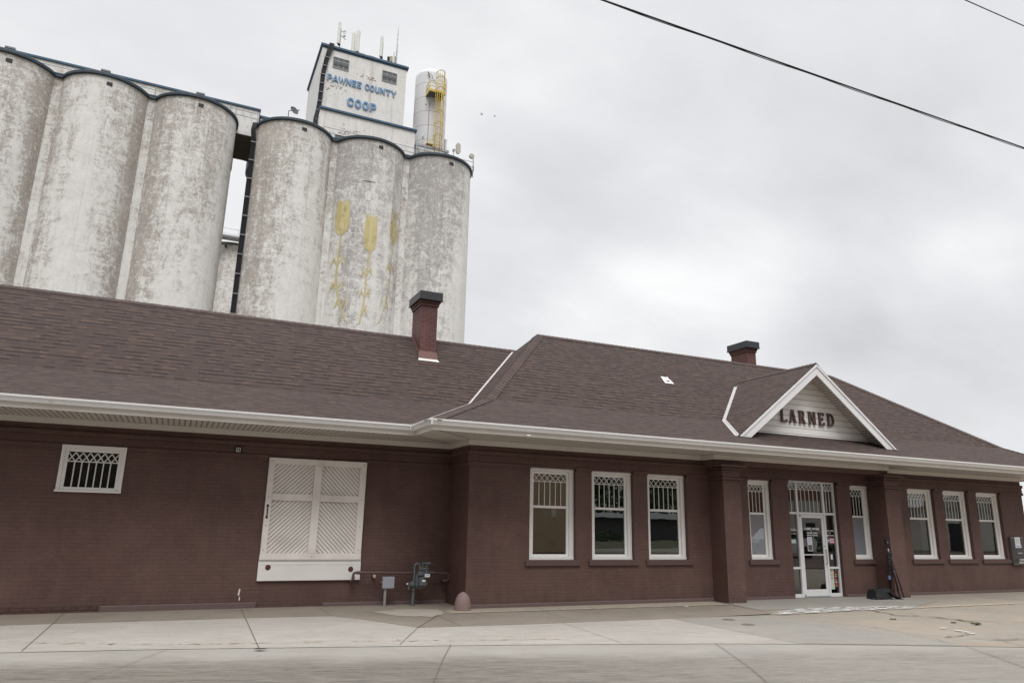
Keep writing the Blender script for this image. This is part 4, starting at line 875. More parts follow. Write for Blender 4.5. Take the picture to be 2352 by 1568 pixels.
# valley flashings
def strip3(b, pts, wv, lift):
    P = [Vector(p)+Vector((0, 0, lift)) for p in pts]
    for i in range(len(P)-1):
        b.face([P[i]-Vector(wv), P[i]+Vector(wv)*.0, P[i+1]+Vector(wv)*.0, P[i+1]-Vector(wv)])
b = MB()
vp = [(GX-hwf, GFY, zf), (GX-kz_hw, mainy(KZ), KZ)]; zt_ = 5.98; vp.append((GX-(GAZ-zt_)/GS, mainy(zt_), zt_))
for sg in (-1, 1):
    for i in range(2):
        p0 = Vector(vp[i]); p1 = Vector(vp[i+1])
        if sg == 1: p0.x = 2*GX-p0.x; p1.x = 2*GX-p1.x
        dz0 = Vector((-sg*0-.095*(-sg if sg == 1 else 1), 0, 0))
        wv = Vector((-.085 if sg == -1 else .085, 0, 0)); gv = Vector((.055*(-sg), 0, .055*GS))
        b.face([p0+wv+Vector((0, 0, .012)), p0+Vector((0, 0, .006)), p1+Vector((0, 0, .006)), p1+wv+Vector((0, 0, .012))])
        b.face([p0+Vector((0, 0, .010)), p0+gv+Vector((0, 0, .016)), p1+gv+Vector((0, 0, .016)), p1+Vector((0, 0, .010))])
b.build('valley_flashing', paint('weathered_flashing', (.46, .44, .43), .5, dirt=.5, dscale=4, dcol=(.22, .19, .18)), gable, recalc=False)
b = MB(); vz = [(WRZ, WRY0), (WKZ, WKY), (KZ, yk), (WGZ-.03, WGY-.03)]; vp = [Vector((hipx(z), y_, z)) for z, y_ in vz]
for p0, p1 in zip(vp, vp[1:]):
    wv = Vector((-.05, 0, .012)); b.face([p0+wv, p0+Vector((0, 0, .012)), p1+Vector((0, 0, .012)), p1+wv])
    gv = Vector((.028, 0, .028*.95+.012)); b.face([p0+Vector((0, 0, .014)), p0+gv, p1+gv, p1+Vector((0, 0, .014))])
b.build('valley_flashing', paint('dull_flashing', (.50, .46, .45), .5, dirt=.4, dscale=5, dcol=(.2, .17, .16)), depot, recalc=False)
# hip and ridge cap shingles
def caps(b, p0, p1, n1, n2, wd=.20, ex=.14, seed=1, start=0.0):
    rnd = random.Random(seed); p0, p1 = Vector(p0), Vector(p1); L = (p1-p0).length; d = (p1-p0)/L; n1, n2 = Vector(n1).normalized(), Vector(n2).normalized()
    s1 = d.cross(n1).normalized(); s2_ = d.cross(n2).normalized()
    upn = (n1+n2).normalized()
    if s1.dot(n2) > 0: s1 = -s1
    if s2_.dot(n1) > 0: s2_ = -s2_
    t = 0
    while t < L:
        a = p0+d*t+upn*.020; e_ = p0+d*min(L, t+ex*1.5)+upn*.008; tn = rnd.uniform(.35, .95)
        for s_ in (s1, s2_):
            b.mesh([a, a+s_*wd, e_+s_*wd, e_], [(0, 1, 2, 3)], tone=tn)
            b.mesh([a, a+s_*wd, a+s_*wd-upn*.014, a-upn*.014], [(0, 1, 2, 3)], tone=.1)
        t += ex
def nrm(a, b_, c): 
    n = (Vector(b_)-Vector(a)).cross(Vector(c)-Vector(a)).normalized(); return n if n.z > 0 else -n
nF0, nF1 = nrm(E0[0], E0[1], K0[0]), nrm(K0[0], K0[1], RA); nL0, nL1 = nrm(E0[0], E0[3], K0[0]), nrm(K0[0], K0[3], RA)
nR0, nR1 = nrm(E0[1], E0[2], K0[1]), nrm(K0[1], K0[2], RB); nB1 = nrm(K0[2], K0[3], RB)
b = MB()
caps(b, E0[0], K0[0], nF0, nL0, seed=1); caps(b, K0[0], RA, nF1, nL1, seed=2); caps(b, E0[1], K0[1], nF0, nR0, seed=3); caps(b, K0[1], RB, nF1, nR1, seed=4)
caps(b, RA, RB, nF1, nB1, .13, .16, seed=5)
caps(b, (xa, WGY, WGZ), (e[3], WGY, WGZ), (0, -1, 1.05), (0, 1, 1.3), .13, .16, seed=6)
caps(b, (GX, GFY-.03, GAZ), (GX, mainy(GAZ), GAZ), (-GS, 0, 1), (GS, 0, 1), .13, .15, seed=7)
b.build('ridge_cap_shingles', M_cap, depot, recalc=False)
# chimneys
def chimney(x0, x1, y0, y1, zb, zt_, zc0, zc1, front=True):
    b = MB(); b.box(x0, x1, y0, y1, zb, zc0+.02)
    b.bbox(x0-.03, x1+.03, y0-.03, y1+.03, zc0-.16, zc0-.085, .004); b.bbox(x0-.055, x1+.055, y0-.055, y1+.055, zc0-.08, zc0+.021, .004)
    ch = b.build('chimney', M_brick_ch, depot)
    b = MB(); g = .10; b.bbox(x0-g, x1+g, y0-g-.02, y1+g, zc0, zc1, .008); b.bbox(x0-g-.012, x1+g+.012, y0-g-.032, y1+g+.012, zc0-.012, zc0+.012, .003); b.build('chimney_cap', M_cap_metal, ch)
    return ch
ch1 = chimney(5.53, 5.99, 18.15, 18.98, 5.8, 0, 7.655, 7.885)
b = MB(); zz = wing_z(18.15)
b.face([(5.50, 18.12, zz+.16), (6.02, 18.12, zz+.16), (6.03, 18.08, zz-.04), (5.49, 18.08, zz-.04)])
b.face([(5.505, 18.10, zz+.16), (5.505, 18.10, zz-.03), (5.505, 18.87, WGZ+.0), (5.505, 18.87, WGZ+.14)]); b.face([(6.015, 18.10, zz+.16), (6.015, 18.10, zz-.03), (6.015, 18.87, WGZ+.0), (6.015, 18.87, WGZ+.14)])
b.build('chimney_flashing', M_flash, ch1, recalc=False)
b = MB(); b.face([(5.49, 18.075, wing_z(18.075)+.02), (6.03, 18.075, wing_z(18.075)+.02), (6.06, 18.0, wing_z(18.0)+.012), (5.47, 18.0, wing_z(18.0)+.012)]); b.build('chimney_flashing', M_cream, ch1, recalc=False)
chimney(18.52, 18.94, 19.72, 20.56, 5.6, 0, 8.205, 8.44)
b = MB(); b.tube([(12.76, 16.94, 5.85), (12.76, 16.94, 6.17)], .04, 10); vp_ = b.build('vent_pipe', M_flash, depot)
b = MB(); z_ = mainz
b.face([(12.60, 16.80, z_(16.80)+.015), (12.93, 16.80, z_(16.80)+.015), (12.88, 17.05, z_(17.05)+.015), (12.63, 17.05, z_(17.05)+.015)]); b.lathe((12.76, 16.93, z_(16.93)-.02), [(.09, 0), (.05, .10), (.045, .12)], 12); b.build('flashing', M_white, vp_, recalc=False)
# small square wall fixture on the wing
b = MB(); b.bbox(1.03, 1.165, WY-.06, WY, 3.055, 3.19, .006); fx = b.build('wall_fixture', M_black); tag(fx, 'small square black wall fixture with a pale ring under the wing soffit', 'fixture')
b = MB(); b.box(1.055, 1.14, WY-.063, WY-.061, 3.08, 3.165); f2 = b.build('face_plate', M_frame, fx); b = MB(); b.box(1.066, 1.129, WY-.066, WY-.0635, 3.091, 3.154); b.build('lens', M_black, fx); b = MB(); b.lathe((1.097, WY-.067, 3.122), [(.015, 0), (.012, .006), (0, .007)], 12, axis='y'); b.build('centre_button', M_frame, fx)
# chipped paint on wall near the ground
b = MB(); b.prism([(1.40, .22), (1.43, .20), (1.445, .33), (1.415, .34)], 'y', WY-.003, WY-.001); b.prism([(1.43, .12), (1.455, .11), (1.45, .18), (1.435, .19)], 'y', WY-.003, WY-.001); b.build('paint_chip', M_cream, depot)
for p_ in [o for o in bpy.data.objects if o.parent == depot and o.name.startswith('paint_chip')]: pass

# ================================================================== SMALL THINGS AT THE WALL
# gas pipe
b = MB()
def elbow(pts, r, n=5):
    out = [Vector(pts[0])]
    for a, c, e_ in zip(pts, pts[1:], pts[2:]):
        a, c, e_ = Vector(a), Vector(c), Vector(e_); d1 = (a-c).normalized(); d2 = (e_-c).normalized()
        for q in range(n+1):
            t = q/n; out.append(c+d1*r*(1-t)**2+d2*r*t**2)
    out.append(Vector(pts[-1])); return out
yp = 16.02
b.tube(elbow([(3.68, WY-.05, .47), (3.68, yp, .47), (3.68, yp, .645), (3.95, yp, .645)], .05), .03, 10); b.tube([(3.8, yp, .645), (5.2, yp, .625)], .026, 10)
b.tube([(3.68, yp, .50), (3.68, yp, .56)], .037, 10); b.tube([(3.76, yp, .645), (3.83, yp, .645)], .036, 10)
b.tube(elbow([(5.45, yp, .62), (5.85, yp, .61), (5.85, yp, .455), (5.85-.1, yp, .455), (5.74, yp+.18, .455)], .05), .026, 10)
pipe = tag(b.build('gas_pipe', M_pipe), 'brown painted gas pipe running along the wing wall from the freight door to the corner', 'pipe')
# gas meter
mt = thing('gas_meter', 'grey gas meter on a riser pipe before the wing wall near the inside corner', 'meter', (5.1, 15.8, GZ))
b = MB(); ym = 15.82
pts = [(5.085+math.cos(a)*0, 0, 0) for a in (0,)]
bm = bmesh.new(); bmesh.ops.create_cube(bm, size=1)
for v in bm.verts: v.co = (5.15+v.co.x*.27, ym+v.co.y*.18, .475+v.co.z*.30*(1.0))
bmesh.ops.bevel(bm, geom=list(bm.edges), offset=.06, segments=4, affect='EDGES')
bv = [v.co.copy() for v in bm.verts]; bf = [[v.index for v in f.verts] for f in bm.faces]; bm.free()
b.mesh(bv, bf, smooth=True); b.bbox(5.04, 5.28, ym-.07, ym+.08, .585, .665, .012)
b.bbox(5.005, 5.06, ym-.03, ym+.05, .34, .62, .01)
b.build('meter_body', M_meter, mt)
b = MB(); b.bbox(5.16, 5.30, ym-.13, ym-.05, .545, .635, .012); idx = b.build('meter_index', M_meter, mt)
b = MB(); b.bbox(5.175, 5.29, ym-.136, ym-.131, .562, .628, .002); pl = b.build('index_plate', M_sticker, mt)
text_mesh('digits', '0482', 5.232, .595, ym-.137, .03, M_black, idx)
b = MB(); b.box(5.13, 5.21, ym-.095, ym-.091, .465, .505); b.build('meter_tag', M_sticker, mt)
b = MB()
b.tube([(4.97, ym, GZ-.02), (4.97, ym, .23)], .033, 12); b.tube([(4.97, ym, .23), (4.97, ym, .5)], .022, 10); b.lathe((4.97, ym, .30), [(.022, -.04), (.036, -.025), (.036, .025), (.022, .04)], 10)
b.tube(elbow([(4.975, ym, .48), (4.975, ym, .84), (5.10, ym, .84), (5.10, ym, .64)], .07, 6), .024, 10)
b.tube([(5.10, ym, .62), (5.10, ym, .68)], .036, 6); b.tube([(5.25, ym, .62), (5.25, ym, .68)], .036, 6)
b.tube([(5.25, ym, .64), (5.25, ym, .80), (5.25, ym, .84)], .022, 10); b.tube([(5.14, ym, .84), (5.31, ym, .84)], .026, 10); b.lathe((5.31, ym, .84), [(0, -.035), (.03, -.02), (.036, 0), (.03, .02), (0, .035)], 12, axis='y'); b.tube([(5.16, ym, .68), (5.16, ym, .84)], .018, 8); b.tube([(5.1, ym, .73), (5.29, ym, .73)], .022, 8)
b.tube([(5.2, ym, .70), (5.27, yp, .645), (5.33, yp, .64)], .024, 8); b.tube([(5.2, yp, .638), (5.50, yp, .628)], .033, 10)
b.build('meter_piping', M_meter, mt)
b = MB(); b.lathe((4.93, ym-.02, .42), [(0, -.06), (.05, -.05), (.055, 0), (.05, .05), (0, .06)], 14, axis='y'); b.tube([(4.93, ym, .42), (4.86, ym-.02, .38)], .025, 8); b.tube([(4.88, ym-.03, .42), (4.83, ym-.04, .42)], .014, 8); b.tube([(4.86, ym-.02, .40), (4.86, ym-.02, .30)], .018, 8); b.build('regulator', M_meter, mt)
b = MB(); b.tube([(4.83, ym-.04, .42), (4.80, ym-.045, .42)], .017, 8); b.build('vent_cap', M_sticker, mt)
# electrical box on a conduit
eb = thing('utility_box', 'grey square electrical box on a short conduit post beside the freight door', 'utility box', (4.4, 15.9, GZ))
b = MB(); b.bbox(4.29, 4.535, 15.84, 15.93, .335, .565, .008); b.build('box', M_boxg, eb)
b = MB(); b.bbox(4.285, 4.54, 15.825, 15.839, .332, .568, .004); b.lathe((4.41, 15.824, .545), [(.006, 0), (0, .004)], 8, axis='y'); b.build('cover', M_boxg, eb)
b = MB(); b.tube([(4.365, 15.89, GZ-.02), (4.365, 15.89, .336)], .031, 12); b.tube([(4.365, 15.89, .30), (4.365, 15.89, .336)], .039, 12); b.build('post', M_conduit, eb)
b = MB(); b.tube([(4.29, 15.88, .45), (4.265, 15.88, .45)], .014, 8); b.build('knockout', M_conduit, eb)
# spigot
sp_ = thing('wall_spigot', 'small round pale valve outlet in the wall just below the gas pipe', 'spigot', (4.16, WY, .55))
b = MB(); b.tube([(4.16, WY, .555), (4.16, WY-.07, .555)], .03, 12); b.build('body', M_rust, sp_)
b = MB(); b.lathe((4.175, WY-.07, .56), [(.032, 0), (.032, .02), (.015, .022), (.012, .004)], 14, axis='y'); b.build('cap', M_cream, sp_)
# bollard
b = MB(); b.lathe((5.74, 14.80, GZ-.01), [(.175, 0), (.174, .06), (.165, .16), (.148, .24), (.118, .30), (.075, .345), (.03, .372), (0, .38)], 28)
tag(b.build('bollard', M_boll), 'squat pink painted concrete guard post with pointed top at the building corner', 'bollard')

# night deposit unit
nd = thing('night_deposit_box', 'stainless steel deposit unit with white notices on the far right of the brick wall', 'deposit box', (24.85, MY, 1.2))
b = MB(); b.bbox(24.56, 25.18, MY-.10, MY, .78, 1.64, .01); b.build('housing', M_steel, nd)
b = MB(); b.bbox(24.60, 25.14, MY-.112, MY-.101, .82, 1.60, .006); b.build('face_panel', paint('dark_steel_panel', (.10, .10, .098), .35, metal=.6), nd)
b = MB(); b.box(24.72, 24.99, MY-.117, MY-.113, 1.40, 1.635); n_ = b.build('notice', M_sticker, nd)
for i in range(5): notice('print', 24.75, 24.94+.01*(i % 2), 1.57-.03*i, 1.58-.03*i, MY-.119, n_, M_boxg)
b = MB(); b.box(24.72, 25.02, MY-.116, MY-.1125, 1.31, 1.395); n_ = b.build('notice', M_sticker, nd); notice('print', 24.75, 24.99, 1.335, 1.37, MY-.118, n_, paint('light_blue_print', (.25, .28, .5), .6))
b = MB(); b.bbox(24.76, 25.0, MY-.14, MY-.113, 1.12, 1.165, .004); b.build('slot', M_galv, nd)
b = MB(); b.tube([(24.74, MY-.15, .93), (25.08, MY-.15, .93)], .04, 12); b.build('handle', M_galv, nd)
b = MB(); b.bbox(24.78, 25.03, MY-.125, MY-.113, .83, .89, .003); b.build('tray', M_sticker, nd)

# tripod leaning in the corner of the right pier
tp = thing('tripod', 'tall black tripod with fluid head leaning in the corner by the right brick pier', 'tripod', (18.4, 14.6, GZ))
H = Vector((18.27, 14.50, 1.50)); F0 = [Vector((18.52, 14.42, GZ+.01)), Vector((18.70, 14.44, GZ+.01)), Vector((18.33, 14.60, GZ+.01))]
A = Vector((18.325, 14.475, 1.14))
b = MB(); b.tube([A+(H-A)*-.25, H], .014, 8); b.tube([A+(H-A)*.0, A+(H-A)*.35], .02, 8, mi=1); b.build('centre_column', [M_black, M_galv], tp)
b = MB(); b.bbox(H.x-.055, H.x+.05, H.y-.04, H.y+.03, H.z-.03, H.z+.03, .01); b.lathe((H.x, H.y, H.z-.07), [(0, -.05), (.04, -.04), (.045, 0), (.04, .04), (0, .05)], 12); b.tube([(H.x, H.y, H.z-.05), (H.x+.03, H.y-.045, H.z-.07)], .02, 8, mi=1); b.build('head', [M_black, M_galv], tp)
b = MB(); b.bbox(A.x-.05, A.x+.06, A.y-.05, A.y+.03, A.z-.05, A.z+.02, .01); b.bbox(A.x-.11, A.x-.04, A.y-.04, A.y+.02, A.z-.14, A.z-.02, .01); b.bbox(A.x-.10, A.x-.035, A.y-.04, A.y+.01, A.z-.33, A.z-.20, .01); b.build('collar', M_black, tp)
b = MB(); b.tube([(A.x-.06, A.y-.02, A.z-.1), (A.x-.02, A.y-.06, A.z-.62)], .009, 6); b.build('pan_handle', M_black, tp)
for i, f in enumerate(F0):
    d = f-A; s_ = Vector((.03*(i-1), 0, 0)); b = MB()
    b.tube([A+s_, A+s_*.8+d*.36], .022, 8); b.tube([A+s_*.8+d*.34, A+s_*.5+d*.62], .021, 8); b.tube([A+s_*.5+d*.3, A+s_*.3+d*.82], .018, 8); b.tube([A+s_*.3+d*.8, f], .012, 8)
    for t in (.36, .62, .82): b.tube([A+s_*.6+d*(t-.012), A+s_*.6+d*(t+.012)], .027, 8)
    b.tube([f-d.normalized()*.03, f], .014, 8)
    b.build('leg', M_black, tp)
b = MB(); p = A+(F0[2]-A)*.55; b.tube([p-Vector((0.005, 0, .05)), p+Vector((-.01, -.0, .05))], .031, 10); b.build('strap', paint('light_blue_strap', (.16, .26, .52), .6), tp)
# camera bag
bg_ = thing('camera_bag', 'black soft camera bag with its lid flap lying on the pavement beside the tripod', 'bag', (17.7, 14.35, GZ))
bm = bmesh.new(); bmesh.ops.create_cube(bm, size=1)
bmesh.ops.subdivide_edges(bm, edges=bm.edges, cuts=3, use_grid_fill=True)
for v in bm.verts:
    x, y, z = v.co
    n_ = mnoise.noise(Vector((x*3, y*3, z*3)))*.03
    tw = 1-.28*(z+.5)
    v.co = (17.60+x*.66*(1-.12*(z+.5))+n_, 14.34+y*.34*tw+n_*.5, GZ+.14+z*.26*(1+.12*math.sin(x*4))+n_*.6)
bmesh.ops.bevel(bm, geom=[e_ for e_ in bm.edges if len(e_.link_faces) == 2 and e_.calc_face_angle(0) > .8], offset=.02, segments=2, affect='EDGES')
b = MB(); b.mesh([v.co.copy() for v in bm.verts], [[v.index for v in f.verts] for f in bm.faces], smooth=True); bm.free(); b.build('bag_body', M_black, bg_)
b = MB(); G_ = [[(17.82+.12*i+.02*j, 14.16-.03*i, .0+GZ) for i in range(5)] for j in range(2)]
rows = []
for i in range(6):
    t = i/5; zt2 = .22*(1-t)**1.3+.025; x_ = 17.78+.44*t
    rows.append([(x_-.03, 14.30-.02*t, GZ+zt2+.01*math.sin(i)), (x_+.02, 14.12-.02*t, GZ+zt2*.75+.006*math.cos(i*2))])
V = [Vector(q) for r_ in rows for q in r_]; V += [q-Vector((.0, 0, .018)) for q in V]
F = []
for i in range(5):
    F += [(2*i, 2*i+1, 2*i+3, 2*i+2), (12+2*i, 12+2*i+2, 12+2*i+3, 12+2*i+1), (2*i, 2*i+2, 12+2*i+2, 12+2*i), (2*i+1, 12+2*i+1, 12+2*i+3, 2*i+3)]
F += [(0, 12, 13, 1), (10, 11, 23, 22)]
b.mesh(V, F, smooth=False); flap = b.build('flap', paint('dark_grey_nylon', (.035, .037, .042), .6), bg_)
b = MB()
q0, q1, q2, q3 = [Vector(v) for v in (rows[1][0], rows[1][1], rows[4][1], rows[4][0])]
def mixp(a, c): return q0*(1-a)*(1-c)+q1*(1-a)*c+q2*a*c+q3*a*(1-c)
b.mesh([mixp(.08, .15)+Vector((0, -.004, .012)), mixp(.08, .9)+Vector((0, -.004, .012)), mixp(.9, .9)+Vector((0, -.004, .012)), mixp(.9, .15)+Vector((0, -.004, .012))], [(0, 1, 2, 3)]); b.build('pocket_window', paint('clear_pocket', (.16, .17, .19), .15), flap)
b = MB(); b.tube([(17.28, 14.35, GZ+.03), (17.22, 14.25, GZ+.03), (17.36, 14.15, GZ+.02)], .012, 6); b.tube([(17.32, 14.4, .2), (17.45, 14.3, .25), (17.6, 14.3, .235), (17.75, 14.32, .22)], .011, 6); b.build('carry_strap', M_black, bg_)
# litter
b = MB(); b.box(10.9, 10.99, 14.05, 14.10, GZ+.014, GZ+.02); tag(b.build('paper_scrap', M_sticker), 'tiny white paper scrap on the tan strip before the wall', 'litter')

# ================================================================== GRAIN ELEVATOR
SR = 3.35; SYC = 61.4; RIMZ = 34.85; VY = 60.0
def silo_shell(xc, yc, mat, par, r=SR, zt_=RIMZ):
    b = MB(); b.lathe((xc, yc, 0), [(r, -.5), (r, 8), (r, 16), (r, 24), (r, zt_)], 72, uvr=r); b.lathe((xc, yc, 0), [(r-.03, zt_), (0, zt_+.05)], 48, smooth=False)
    return b.build('silo', mat, par)
def rim_path(centers, yc, yv, r, back=True):
    pts = []
    for i, xc in enumerate(centers):
        dx = math.sqrt(r*r-(yc-yv)**2); a0 = PI+math.atan2(yc-yv, dx) if i > 0 else PI*.93; a1 = 2*PI-math.atan2(yc-yv, dx) if i < len(centers)-1 else 2*PI+PI*.07
        n = 22
        for k in range(n+1):
            a = a0+(a1-a0)*k/n; pts.append((xc+math.cos(a)*r, yc+math.sin(a)*r))
    return pts
def sweep_band(b, pts, z0, z1, out, inn, bev=.04):
    pr = [(-inn, z0), (out-bev, z0), (out, z0+bev), (out, z1-bev), (out-bev, z1), (-inn, z1)]
    rings = []
    for i, p in enumerate(pts):
        a = Vector(pts[max(i-1, 0)]); c = Vector(pts[min(i+1, len(pts)-1)]); d = (c-a).normalized(); n_ = Vector((d.y, -d.x))
        rings.append([(p[0]+n_.x*o, p[1]+n_.y*o, z) for o, z in pr])
    m = len(pr)
    for i in range(len(rings)-1):
        b.mesh(rings[i]+rings[i+1], [(k, (k+1) % m, (k+1) % m+m, k+m) for k in range(m)])
    b.mesh(rings[0], [tuple(range(m))]); b.mesh(rings[-1], [tuple(range(m))])
def silo_group(root, centers, mats, r, backrow=True):
    for xc, m in zip(centers, mats):
        s_ = silo_shell(xc, SYC, m, root, r)
        b = MB(); a = -PI/2+.12; vx, vy = xc+math.cos(a)*(r+.01), SYC+math.sin(a)*(r+.01)
        b.box(vx-.20, vx+.20, vy-.02, vy+.3, RIMZ-.72, RIMZ-.42); b.build('vent_opening', M_black, s_)
    for a_, c_ in zip(centers, centers[1:]):
        b = MB(); mx = (a_+c_)/2
        V = [(mx-.62, VY+.28, -.5), (mx-.30, VY+.03, -.5), (mx+.30, VY+.03, -.5), (mx+.62, VY+.28, -.5)]; V += [(p[0], p[1], RIMZ) for p in V]
        b.mesh(V, [(i, i+1, i+5, i+4) for i in range(3)]); b.build('fillet_wall', M_fill, root)
    b = MB(); pts = rim_path(centers, SYC, VY, r); sweep_band(b, pts, RIMZ-.02, RIMZ+.26, .17, .15); b.build('silo_rim', M_navy, root)
    b = MB(); sweep_band(b, rim_path(centers, SYC, VY, r-.15), RIMZ+.25, RIMZ+.33, .17, .1, .02); b.build('rim_flashing', M_bluetrim, root)
    b = MB(); pl = [(x, y) for x, y in rim_path(centers, SYC, VY, r-.1)]; pl += [(centers[-1]+r-.2, 71.2), (centers[0]-r+.2, 71.2)]
    b.face([(x, y, RIMZ+.16) for x, y in pl]); b.build('roof_slab', M_under, root, recalc=False)
    if backrow:
        for xc in centers:
            silo_shell(xc, 68.2, M_sw[6], root, r)
        b = MB(); 
        for xc in centers: sweep_band(b, [(xc+math.cos(a)*r, 68.2+math.sin(a)*r) for a in [2*PI*k/40 for k in range(41)]], RIMZ-.9, RIMZ+.2, .18, .05)
        b.build('silo_rim', M_navy, root)
annex = thing('silo_annex', 'left bank of tall whitewashed concrete grain silos with a long gallery on top', 'grain silos', (-9, 62, 0))
CL = [-15.51, -8.91, -2.31]
silo_group(annex, CL, [M_sw[0], M_sw[1], M_sw[2]], 3.30)
elev = thing('grain_elevator', 'right bank of concrete silos with wheat murals and a tall white headhouse above', 'grain elevator', (12.7, 62, 0))
CR = [5.94, 12.68, 19.42]
silo_group(elev, CR, [M_sw[3], M_sw[4], M_sw[5]], 3.37)
# gallery on the annex, bridging the gap
b = MB(); b.box(-22, 2.72, 62.0, 66.9, RIMZ-.25, 37.2); gal = b.build('gallery', M_gal, annex)
b = MB(); b.box(.9, 2.73, 61.99, 66.95, RIMZ-.30, RIMZ-.251); b.build('gallery_floor', M_under, gal)
b = MB(); b.bbox(-22, 2.86, 61.88, 67.0, 37.2, 37.42, .03); b.build('gallery_roof_trim', M_bluetrim, gal)
b = MB()
for x in range(-21, 3, 3): b.box(x+.3, x+.36, 61.93, 61.99, 35.2, 37.2)
b.box(2.72, 2.78, 61.97, 62.1, 34.7, 37.2); b.build('gallery_seam', M_galv, gal)
for x in (-16.2, -9.5, -2.2):
    b = MB(); b.bbox(x-.35, x+.35, 61.86, 62.8, 37.42, 37.62, .03); b.bbox(x-.3, x+.3, 61.95, 62.7, 37.3, 37.43, .01); b.build('roof_vent', M_steel, gal)
# handrail along the annex edge
def handrail(nm, x0, x1, y, z0, par, mat=M_galv, step=2.2, lev=(.5, 1.0), r_=.028):
    b = MB()
    for l in lev: b.tube([(x0, y, z0+l), (x1, y, z0+l)], r_, 6)
    n_ = int((x1-x0)/step)
    for i in range(n_+1): x = x0+(x1-x0)*i/max(1, n_); b.tube([(x, y, z0), (x, y, z0+lev[-1])], r_, 6)
    return b.build(nm, mat, par)
handrail('handrail', -19, 2.6, 60.6, RIMZ+.2, annex, lev=(.55, 1.05), step=3.1)
# low gallery of elevator left of headhouse
b = MB(); b.box(2.9, 7.6, 62.3, 66.5, RIMZ+.1, 36.75); g2 = b.build('gallery', M_hh, elev)
b = MB(); b.bbox(2.78, 7.62, 62.18, 66.6, 36.75, 36.98, .03); b.build('gallery_roof_trim', M_bluetrim, g2)
b = MB(); b.box(2.78, 2.88, 62.2, 62.4, 34.9, 36.75); b.build('rust_strip', M_rust, g2)
# headhouse
HX0, HX1, HY0, HY1, HT = 7.60, 15.86, 61.5, 69.6, 45.30
b = MB(); b.box(HX0, HX1, HY0, HY1, RIMZ+.1, HT); hh = b.build('headhouse', M_hh, elev)
b = MB(); b.bbox(HX0-.16, HX1+.18, HY0-.16, HY1+.16, HT, HT+.28, .04); b.bbox(HX0-.06, HX1+.08, HY0-.07, HY1+.06, HT-.12, HT-.001, .02); b.build('roof_trim', M_bluetrim, hh)
b = MB()
for x in (10.95, 12.2, 15.2): b.box(x, x+.03, HY0-.012, HY0-.001, 38.4, HT-.15)
b.build('wall_seam', M_gal, hh)
LX0, LX1, LY = 7.80, 16.78, 60.35
b = MB(); b.box(LX0, LX1, LY, HY0-.002, RIMZ+.1, 38.0); b.box(HX1+.001, LX1, HY0-.001, 67, RIMZ+.1, 38.0); lb = b.build('headhouse_lower_storey', M_hh, elev)
b = MB(); b.bbox(LX0-.08, LX1+.16, LY-.16, HY0-.003, 38.0, 38.26, .04); b.bbox(HX1+.002, LX1+.16, HY0-.002, 67.1, 38.0, 38.26, .03); b.build('roof_trim', M_bluetrim, lb)
b = MB()
for x in (8.6, 10.4, 12.1, 14.0, 15.6): b.box(x, x+.03, LY-.012, LY-.001, 35.2, 37.98)
b.build('wall_seam', M_gal, lb)
def louver(par, xa, xb, za, zb, y, rows=3):
    b = MB(); b.box(xa, xb, y-.03, y-.001, za, zb); w2 = b.build('window', M_louver, par)
    b = MB()
    for i in range(rows+1): z = za+(zb-za)*i/rows; b.bbox(xa-.03, xb+.03, y-.065, y-.031, z-.03, z+.03, .006)
    for i in range(4): x = xa+(xb-xa)*i/3; b.bbox(x-.02, x+.02, y-.06, y-.0312, za+.031, zb-.031, .004)
    b.build('frame', M_galv, w2)
    b = MB(); b.bbox(xa+.02, xb-.02, y-.10, y-.066, za+(zb-za)*.36, za+(zb-za)*.60, .01); b.build('sash', M_louver, w2)
louver(hh, 8.70, 10.18, 43.33, 44.45, HY0); louver(hh, 13.46, 14.90, 43.33, 44.45, HY0); louver(lb, 9.3, 11.2, 35.1, 35.75, LY, 2)
# peeled paint and rust stain patches on headhouse front
def splat(par, xc, zc, wx, wz, y, mat, nm, seed, n=26):
    rnd = random.Random(seed); b = MB()
    for q in range(n):
        x, z = rnd.gauss(xc, wx), rnd.gauss(zc, wz); r_ = rnd.uniform(.03, .11); m = 7
        b.face([(x+math.cos(t*2*PI/m)*r_*rnd.uniform(.5, 1.3), y-.004-.0003*q, z+math.sin(t*2*PI/m)*r_*rnd.uniform(.4, 1.0)) for t in range(m)])
    return b.build(nm, mat, par, recalc=False)
M_peel = paint('peeled_paint', (.33, .29, .25), .9)
splat(hh, 12.0, 43.2, .45, .14, HY0, paint('rusty_stain', (.36, .27, .22), .9), 'rust_stain', 3, 22); splat(hh, 9.2, 41.2, .7, .35, HY0, M_peel, 'peeled_patch', 5, 40); splat(lb, 11.0, 36.1, 1.1, .35, LY, M_peel, 'peeled_patch', 6, 60)
